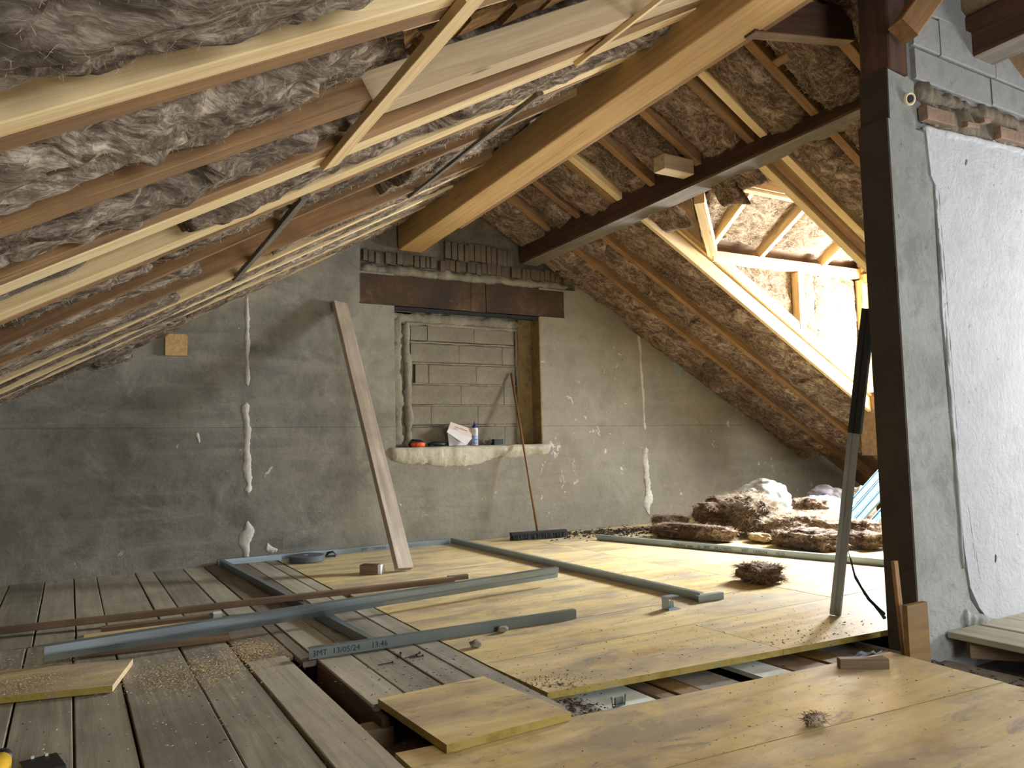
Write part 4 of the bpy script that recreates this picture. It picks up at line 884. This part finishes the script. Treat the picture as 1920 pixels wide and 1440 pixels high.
s4 = timber('wood_strip', (0.08, 4.62, 0.02), (0.62, 4.60, 0.02), 0.09, 0.04, M['lath'], None, (0, 0, 1), 0.003, 0.002); tag(s4, 'pale wood strip mostly hidden behind the steel stud', 'wood strip')
s5 = timber('wood_offcut', (1.005, 3.668, 0.025), (1.14, 3.662, 0.025), 0.04, 0.05, M['clay'], None, (0, 0, 1), 0.003, 0.001); tag(s5, 'orange wood offcut set in the left end of the nearest track', 'wood offcut')
s6 = root('wood_block', (2.05, 5.73, 0), 'small wood block with white end beside the leaning board', 'wood block')
timber('body', (1.99, 5.80, 0.035), (2.10, 5.70, 0.035), 0.09, 0.07, M['brownwood'], s6, (0, 0, 1), 0.005, 0.001); timber('white_face', (2.10, 5.70, 0.036), (2.118, 5.684, 0.036), 0.09, 0.07, M['white'], s6, (0, 0, 1), 0.003, 0.0)
s7 = timber('wood_offcut', (2.865, 2.185, 0.021), (3.03, 2.07, 0.021), 0.045, 0.041, M['brownwood'], None, (0, 0, 1), 0.003, 0.001); tag(s7, 'dark brown wood offcut on the near yellow panel beside the gap', 'wood offcut')
s8 = timber('wood_offcut', (2.94, 2.20, 0.011), (3.10, 2.13, 0.011), 0.03, 0.02, M['weather'], None, (0, 0, 1), 0.003, 0.001); tag(s8, 'thin grey wood offcut behind the dark brown one', 'wood offcut')
ob = B().box((3.345, 2.13, 0.02), (0.155, 0.024, 0.40)); ob = ob.build('upright_board', [M['ochrewood']], None, loc=(3.345, 2.13, -0.17)); tag(ob, 'short ochre board standing upright at the foot of the wall edge', 'board')
ot = timber('thin_stick', (3.345, 2.19, -0.10), (3.318, 2.20, 0.405), 0.03, 0.018, M['old'], None, (0, 1, 0), 0.002, 0.002); tag(ot, 'thin pointed wood stick behind the upright ochre board', 'stick')
# ---- loose yellow panels
lp = panel([(-0.85, 3.895), (0.170, 3.635), (0.272, 4.04), (-0.75, 4.30)], 0.029, 0.027, cut=(1,), name='loose_panel', parent=None); tag(lp, 'yellow panel piece with sawdust lying on planks at the left edge', 'panel')
lp2 = panel([(1.065, 2.295), (1.565, 2.315), (1.50, 2.86), (1.035, 2.845)], 0.031, 0.028, cut=(), name='loose_panel', parent=None); tag(lp2, 'square yellow panel lying over the end of the floor hole', 'panel')
# ---- tape roll and buckle near the wall
tr = root('foam_tape_roll', (1.80, 6.70, 0), 'flat grey foam tape roll on the floor near the gable wall', 'tape roll')
B().lathe([(0.06, 0.002), (0.145, 0.002), (0.15, 0.01), (0.15, 0.05), (0.145, 0.055), (0.06, 0.055)], 40, (1.80, 6.70, 0)).build('tape', M['tape'], tr)
B().lathe([(0.012, 0.055), (0.055, 0.056), (0.058, 0.0575)], 24, (1.80, 6.70, 0)).build('core', M['tape'], tr); B().box((1.79, 6.68, 0.058), (0.03, 0.02, 0.002)).build('sticker', M['white'], tr)
bk = root('black_clamp', (2.03, 6.74, 0), 'small black clamp beside the grey tape roll', 'clamp')
B().tube([(1.98, 6.74, 0.014), (2.0, 6.74, 0.05), (2.04, 6.73, 0.055), (2.07, 6.73, 0.03), (2.05, 6.73, 0.013)], 0.012, 8).build('jaw', M['black'], bk, smooth=True); B().box((2.02, 6.735, 0.02), (0.09, 0.02, 0.018)).build('bar', M['black'], bk)
# ---- things on the sill
SZ = 0.968
ot_ = root('tape_measure', (3.02, 7.08, SZ), 'orange and black tape reel at the left end of the sill', 'tape measure')
B().lathe([(0.02, 0), (0.065, 0.0), (0.072, 0.012), (0.072, 0.035), (0.06, 0.045), (0.02, 0.045)], 24).build('reel', M['orange'], ot_, Matrix.Translation((3.02, 7.075, SZ)))
B().tube([(2.96, 7.13, SZ + 0.02), (3.0, 7.155, SZ + 0.06), (3.08, 7.155, SZ + 0.055), (3.12, 7.12, SZ + 0.02)], 0.018, 8).build('handle', M['black'], ot_, smooth=True)
cb = root('black_tool', (3.25, 7.10, SZ), 'low black hand tool lying between the orange reel and the paper', 'tool')
B().tube([(3.15, 7.12, SZ + 0.02), (3.22, 7.10, SZ + 0.03), (3.30, 7.10, SZ + 0.02), (3.36, 7.12, SZ + 0.025)], [0.014, 0.022, 0.02, 0.015], 10).build('body', M['black'], cb, smooth=True); B().box((3.19, 7.11, SZ + 0.014), (0.04, 0.02, 0.02)).build('button', M['blue'], cb)
cp = root('folded_carton', (3.43, 7.09, SZ), 'torn white and pink folded carton standing on the sill', 'carton')
def sheet(pts, mat, name):
    a = [Vector(p) for p in pts]; n = (a[1] - a[0]).cross(a[2] - a[0]).normalized() * 0.002; k = len(a)
    B().add([p + n for p in a] + [p - n for p in a], [tuple(range(k)), tuple(range(2 * k - 1, k - 1, -1))] + [(i, i + k, (i + 1) % k + k, (i + 1) % k) for i in range(k)]).build(name, M[mat], cp)
sheet([(3.335, 7.05, 1.115), (3.315 + 0.29, 7.04, 1.03), (3.655, 7.10, 1.135), (3.41, 7.12, 1.215)], 'pinkcard', 'flap')
sheet([(3.325, 7.04, 1.11), (3.54, 7.03, SZ + 0.002), (3.61, 7.03, 1.045), (3.345, 7.035, 1.15)], 'white', 'front')
sheet([(3.35, 7.08, 1.12), (3.375, 7.09, SZ + 0.002), (3.56, 7.09, SZ + 0.002), (3.6, 7.08, 1.04)], 'white', 'back')
for i, (z, a, c) in enumerate([(1.163, 3.43, 3.58), (1.145, 3.42, 3.56)]):
    B().box(((a + c) / 2, 7.075, z - 0.02), (c - a, 0.001, 0.004), 0, Matrix.Rotation(0.33, 3, 'Y')).build('printed_line', M['ink'], cp)
bt = root('glue_bottle', (3.67, 7.09, SZ), 'white and blue glue bottle with dark blue nozzle on the sill', 'bottle')
bb_ = B().lathe([(0.033, 0.0), (0.036, 0.006), (0.036, 0.17), (0.030, 0.182), (0.016, 0.185)], 24, (3.67, 7.09, SZ)).build('body', M['white'], bt, smooth=True)
B().lathe([(0.0366, 0.012), (0.0366, 0.105)], 24, (3.67, 7.09, SZ)).build('label_band', M['lblue'], bb_, smooth=True)
B().lathe([(0.022, 0.178), (0.024, 0.183), (0.024, 0.205), (0.012, 0.218), (0.006, 0.222), (0.004, 0.245)], 20, (3.67, 7.09, SZ)).build('cap', M['blue'], bt, smooth=True)
for i in range(4): B().box((3.66, 7.0525, SZ + 0.16 - i * 0.013), (0.03, 0.001, 0.004)).build('printed_line', M['ink'], bb_)
B().box((3.665, 7.0525, SZ + 0.06), (0.045, 0.001, 0.006)).build('printed_line', M['blue'], bb_)
dr = root('drill_bit_case', (3.93, 7.12, SZ), 'dark green case right of the bottle on the sill', 'case'); B().box((3.96, 7.12, SZ + 0.03), (0.11, 0.06, 0.06)).build('case', plain('dark_green_plastic', srgb(30, 44, 34)), dr)
wrk = root('wire_coil', (3.83, 7.11, SZ), 'small coil of thin wire beside the bottle', 'wire'); b = B()
b.tube([(3.83 + 0.045 * math.cos(t * 0.6), 7.11 + 0.02 * math.sin(t * 0.35), SZ + 0.045 + 0.038 * math.sin(t * 0.6)) for t in range(34)], 0.003, 6); b.build('coil', M['mortar'], wrk, smooth=True)
# ---- insulation heap and sacks on the far right
G2 = 'torn glass wool pieces in the heap'
def heap(c, size, mat, seed, label, **k_):
    o = blob('insulation_scrap', c, size, mat, seed, **k_); tag(o, label, 'insulation', G2); return o
heap((5.30, 5.62, 0.075), (0.20, 0.86, 0.15), 'wool_red', 1, 'long rolled glass wool strip along the front of the heap', fuzz=1600, amp=0.10, sq=0.5, rz=0.25, layers=2, sub=5)
heap((5.72, 5.78, 0.20), (0.30, 0.36, 0.22), 'wool_red', 2, 'curled brown glass wool roll on the left of the heap', fuzz=1800, amp=0.16, sq=0.6, ry=0.3, sub=5)
heap((5.95, 5.47, 0.21), (0.44, 0.5, 0.38), 'wool_red', 3, 'big fluffy glass wool lump in the middle of the heap', fm='fibre', fuzz=5200, amp=0.24, flen=0.10, sub=5, freq=4)
heap((6.12, 4.98, 0.13), (0.72, 0.78, 0.26), 'wool_tan', 4, 'broad sunlit glass wool mat draped over the heap', fm='fibre', fuzz=6000, amp=0.2, flen=0.06, sub=5, freq=4)
heap((5.66, 4.55, 0.08), (0.36, 0.55, 0.17), 'wool_red', 5, 'layered glass wool chunk low at the front right of the heap', fuzz=2200, amp=0.26, sq=0.55, layers=4, sub=5, freq=4)
heap((6.00, 4.22, 0.075), (0.26, 0.28, 0.14), 'wool_red', 6, 'small layered glass wool chunk right of the leaning stud', fuzz=1300, amp=0.26, sq=0.6, layers=4, freq=4)
heap((6.20, 4.38, 0.14), (0.22, 0.26, 0.16), 'wool_red', 7, 'glass wool piece behind the leaning stud', fuzz=1000, amp=0.26, sq=0.65, layers=3, freq=4)
heap((5.60, 5.04, 0.05), (0.14, 0.24, 0.08), 'saw', 8, 'orange brown insulation scrap at the front of the heap', fuzz=300, amp=0.3)
heap((5.72, 6.42, 0.075), (0.30, 0.40, 0.16), 'wool_grey', 9, 'grey brown glass wool lump against the gable wall', fuzz=2200, amp=0.18, sq=0.65, sub=5)
heap((5.40, 6.16, 0.04), (0.2, 0.22, 0.08), 'wool_red', 10, 'flat glass wool scrap left of the heap', fuzz=700, amp=0.3, layers=2)
heap((6.40, 5.10, 0.31), (0.26, 0.32, 0.12), 'wool_red', 11, 'brown glass wool piece on top beside the stud', fuzz=900, amp=0.24)
heap((6.0, 5.95, 0.30), (0.22, 0.26, 0.14), 'wool_red', 12, 'dark glass wool tuft behind the curled roll', fuzz=900, amp=0.24)
sk = blob('plastic_sack', (6.76, 6.0, 0.25), (0.48, 0.60, 0.50), 'bag', 21, amp=0.2, sq=0.85, crease=0.10, freq=2.2, sub=5); tag(sk, 'tall white plastic sack behind the fluffy lump', 'sack')
sk = blob('plastic_sack', (7.12, 5.55, 0.17), (0.50, 0.46, 0.33), 'bagblue', 22, amp=0.18, sq=0.85, crease=0.12, freq=2.4, sub=5); tag(sk, 'bluish plastic sack right of the tall white one', 'sack')
sk = blob('plastic_sack', (6.78, 5.28, 0.15), (0.34, 0.42, 0.28), 'baggreen', 23, amp=0.18, sq=0.85, crease=0.12, freq=2.4, sub=5); tag(sk, 'greenish plastic sack in front of the bluish sack', 'sack')
sk = blob('paper_sack', (7.62, 5.85, 0.20), (0.44, 0.5, 0.38), 'baggrey', 24, amp=0.16, sq=0.75, crease=0.12, freq=2.4, sub=5); tag(sk, 'grey paper sack at the back of the heap', 'sack')
sk = blob('paper_sack', (7.50, 5.30, 0.22), (0.26, 0.24, 0.42), 'pinkcard', 25, amp=0.2, sq=0.75, crease=0.15, freq=2.6, sub=5); tag(sk, 'crumpled pale paper sack behind the bluish profiles', 'sack')
# single chunk on the panels
ch_ = blob('insulation_scrap', (4.10, 3.72, 0.062), (0.25, 0.27, 0.125), 'wool_red', 31, amp=0.22, sq=0.62, layers=4, fuzz=1300, flen=0.06, sub=5); tag(ch_, 'lone brown glass wool chunk on the yellow panels', 'insulation')
ch_ = blob('insulation_scrap', (2.235, 1.815, 0.018), (0.085, 0.05, 0.036), 'wool_grey', 32, amp=0.3, sq=0.8, fuzz=250, flen=0.03, sub=3); tag(ch_, 'tiny dark insulation tuft on the nearest yellow panel', 'insulation')
for i, (c_, s_, lb) in enumerate([((1.735, 3.38, 0.016), (0.055, 0.05, 0.032), 'small crumbly lump on the panel below the nearest track'), ((1.985, 3.555, 0.016), (0.06, 0.035, 0.03), 'small crumbly lump touching the nearest track')]):
    o = blob('mortar_lump', c_, s_, 'mortar', 40 + i, amp=0.3, sub=3); tag(o, lb, 'lump')
for i, (c_, s_, lb) in enumerate([((3.33, 1.72, -0.085), (0.16, 0.14, 0.075), 'black sooty rubble heap beside the right-hand planks'), ((3.45, 2.16, -0.095), (0.18, 0.10, 0.06), 'black sooty rubble at the foot of the wall edge'), ((3.30, 2.34, -0.10), (0.3, 0.14, 0.10), 'black sooty rubble under the panel edge by the wall')]):
    o = blob('soot_rubble', c_, s_, 'soot_and_shade', 50 + i, amp=0.5, freq=7, sub=4, floor=-0.119, sq=1.0); tag(o, lb, 'rubble')
# cable at the wall edge
cbl = B(); cbl.tube([(3.60, 2.46, 0.06), (3.47, 2.45, 0.17), (3.40, 2.47, 0.28), (3.37, 2.48, 0.42)], [0.010, 0.008, 0.005, 0.002], 6); cbl.tube([(3.60, 2.46, 0.08), (3.44, 2.45, 0.2), (3.385, 2.46, 0.3), (3.375, 2.47, 0.38)], [0.008, 0.006, 0.004, 0.002], 6)
cbl = cbl.build('black_cable', M['black'], None, smooth=True); tag(cbl, 'stiff black cable end sticking out at the wall edge', 'cable')
# nails
for i, (x, y, a) in enumerate([(1.40, 3.40, 0.25), (1.43, 3.42, 0.5), (1.42, 3.38, 0.1), (1.37, 3.45, 1.2), (1.26, 3.36, 0.05)]):
    d = Vector((math.cos(a), math.sin(a), 0)); p = Vector((x, y, 0.004))
    b = B().tube([p - d * 0.035, p + d * 0.035], 0.0028, 6); b.tube([p + d * 0.034, p + d * 0.037], 0.006, 8)
    o = b.build('nail', M['nail']); tag(o, 'rusty nail lying on the planks in front of the nearest track', 'nail', 'rusty nails on the planks')
# cordless tool in the near left corner
dt = root('cordless_drill', (-0.14, 2.85, 0.0), 'yellow and black cordless drill cut off at the lower left corner', 'drill')
B().tube([(-0.178, 2.70, 0.05), (-0.172, 2.82, 0.052), (-0.168, 2.90, 0.05)], [0.034, 0.036, 0.030], 14).build('motor_housing', M['yellow'], dt, smooth=True)
B().tube([(-0.168, 2.895, 0.05), (-0.167, 2.94, 0.05), (-0.166, 2.975, 0.049)], [0.033, 0.028, 0.013], 14).build('chuck', M['black'], dt, smooth=True)
B().tube([(-0.18, 2.74, 0.045), (-0.24, 2.73, 0.04), (-0.31, 2.72, 0.04)], [0.022, 0.02, 0.024], 12).build('handle', M['black'], dt, smooth=True)
B().box((-0.34, 2.72, 0.036), (0.06, 0.11, 0.07)).build('battery', M['black'], dt)
bc = root('battery_pack', (-0.06, 2.80, 0), 'black battery pack with two white contacts near the drill', 'battery')
B().box((-0.055, 2.755, 0.035), (0.10, 0.13, 0.068), 0, Matrix.Rotation(0.2, 3, 'Z')).build('case', M['black'], bc)
for dx in (-0.027, 0.01): B().box((-0.055 + dx, 2.818, 0.071), (0.008, 0.012, 0.006)).build('contact', M['white'], bc)

# ---- scattered crumbs, sawdust
def scatter(name, zones, mat, seed, label, cat, flat=0.5):
    r = random.Random(seed); b = B()
    for (cx, cy, sx, sy, n, s0, s1, z) in zones:
        for _ in range(n):
            x = r.gauss(cx, sx); y = min(r.gauss(cy, sy), 6.97); s_ = r.uniform(s0, s1); a = r.uniform(0, 2 * PI); zz = z
            l = s_ * r.uniform(1, 2.6); ca, sa = math.cos(a), math.sin(a); h = s_ * flat
            P = lambda u, v, q: (x + u * ca - v * sa, y + u * sa + v * ca, zz + q)
            b.add([P(-l, -s_ * .5, 0), P(l, -s_ * .4, 0), P(l * .7, s_ * .6, 0), P(-l * .6, s_ * .5, 0), P(0, 0, h * 1.6)], [(0, 1, 4), (1, 2, 4), (2, 3, 4), (3, 0, 4), (3, 2, 1, 0)])
    o = b.build(name, M[mat]); tag(o, label, cat, None, 'stuff'); return o
scatter('rubble_crumbs', [(2.6, 2.9, 0.6, 0.25, 300, 0.001, 0.003, 0.001), (3.3, 2.62, 0.22, 0.1, 120, 0.0012, 0.0045, 0.001), (1.75, 2.72, 0.07, 0.07, 220, 0.001, 0.0035, 0.001), (2.2, 1.9, 0.6, 0.14, 130, 0.001, 0.0028, 0.001), (1.35, 3.1, 0.2, 0.25, 150, 0.0015, 0.004, 0.001), (0.4, 2.9, 0.5, 0.5, 160, 0.0015, 0.004, 0.003),
        (3.5, 4.0, 0.8, 0.9, 130, 0.0015, 0.004, 0.001), (5.1, 6.55, 0.3, 0.2, 700, 0.004, 0.016, 0.002), (4.6, 6.8, 0.25, 0.08, 240, 0.003, 0.01, 0.002), (3.42, 1.9, 0.12, 0.2, 300, 0.003, 0.009, -0.119), (1.72, 2.5, 0.05, 0.08, 200, 0.002, 0.006, -0.028)], 'rubble', 2, 'dark crumbs and splinters scattered over the floor', 'debris')
scatter('sawdust', [(0.42, 3.75, 0.13, 0.16, 1500, 0.001, 0.0028, 0.003), (0.62, 3.72, 0.10, 0.12, 800, 0.001, 0.0032, 0.003), (0.80, 3.98, 0.07, 0.12, 1500, 0.001, 0.0028, 0.003), (-0.15, 3.86, 0.14, 0.09, 1200, 0.001, 0.0024, 0.030), (-0.05, 4.42, 0.2, 0.15, 500, 0.001, 0.0032, 0.003), (0.3, 3.2, 0.35, 0.3, 300, 0.001, 0.003, 0.003), (2.35, 4.35, 0.12, 0.08, 1500, 0.001, 0.0025, 0.001), (0.2, 4.95, 0.4, 0.1, 150, 0.001, 0.003, 0.003)], 'saw', 3, 'pale sawdust strewn on planks and panels', 'sawdust')
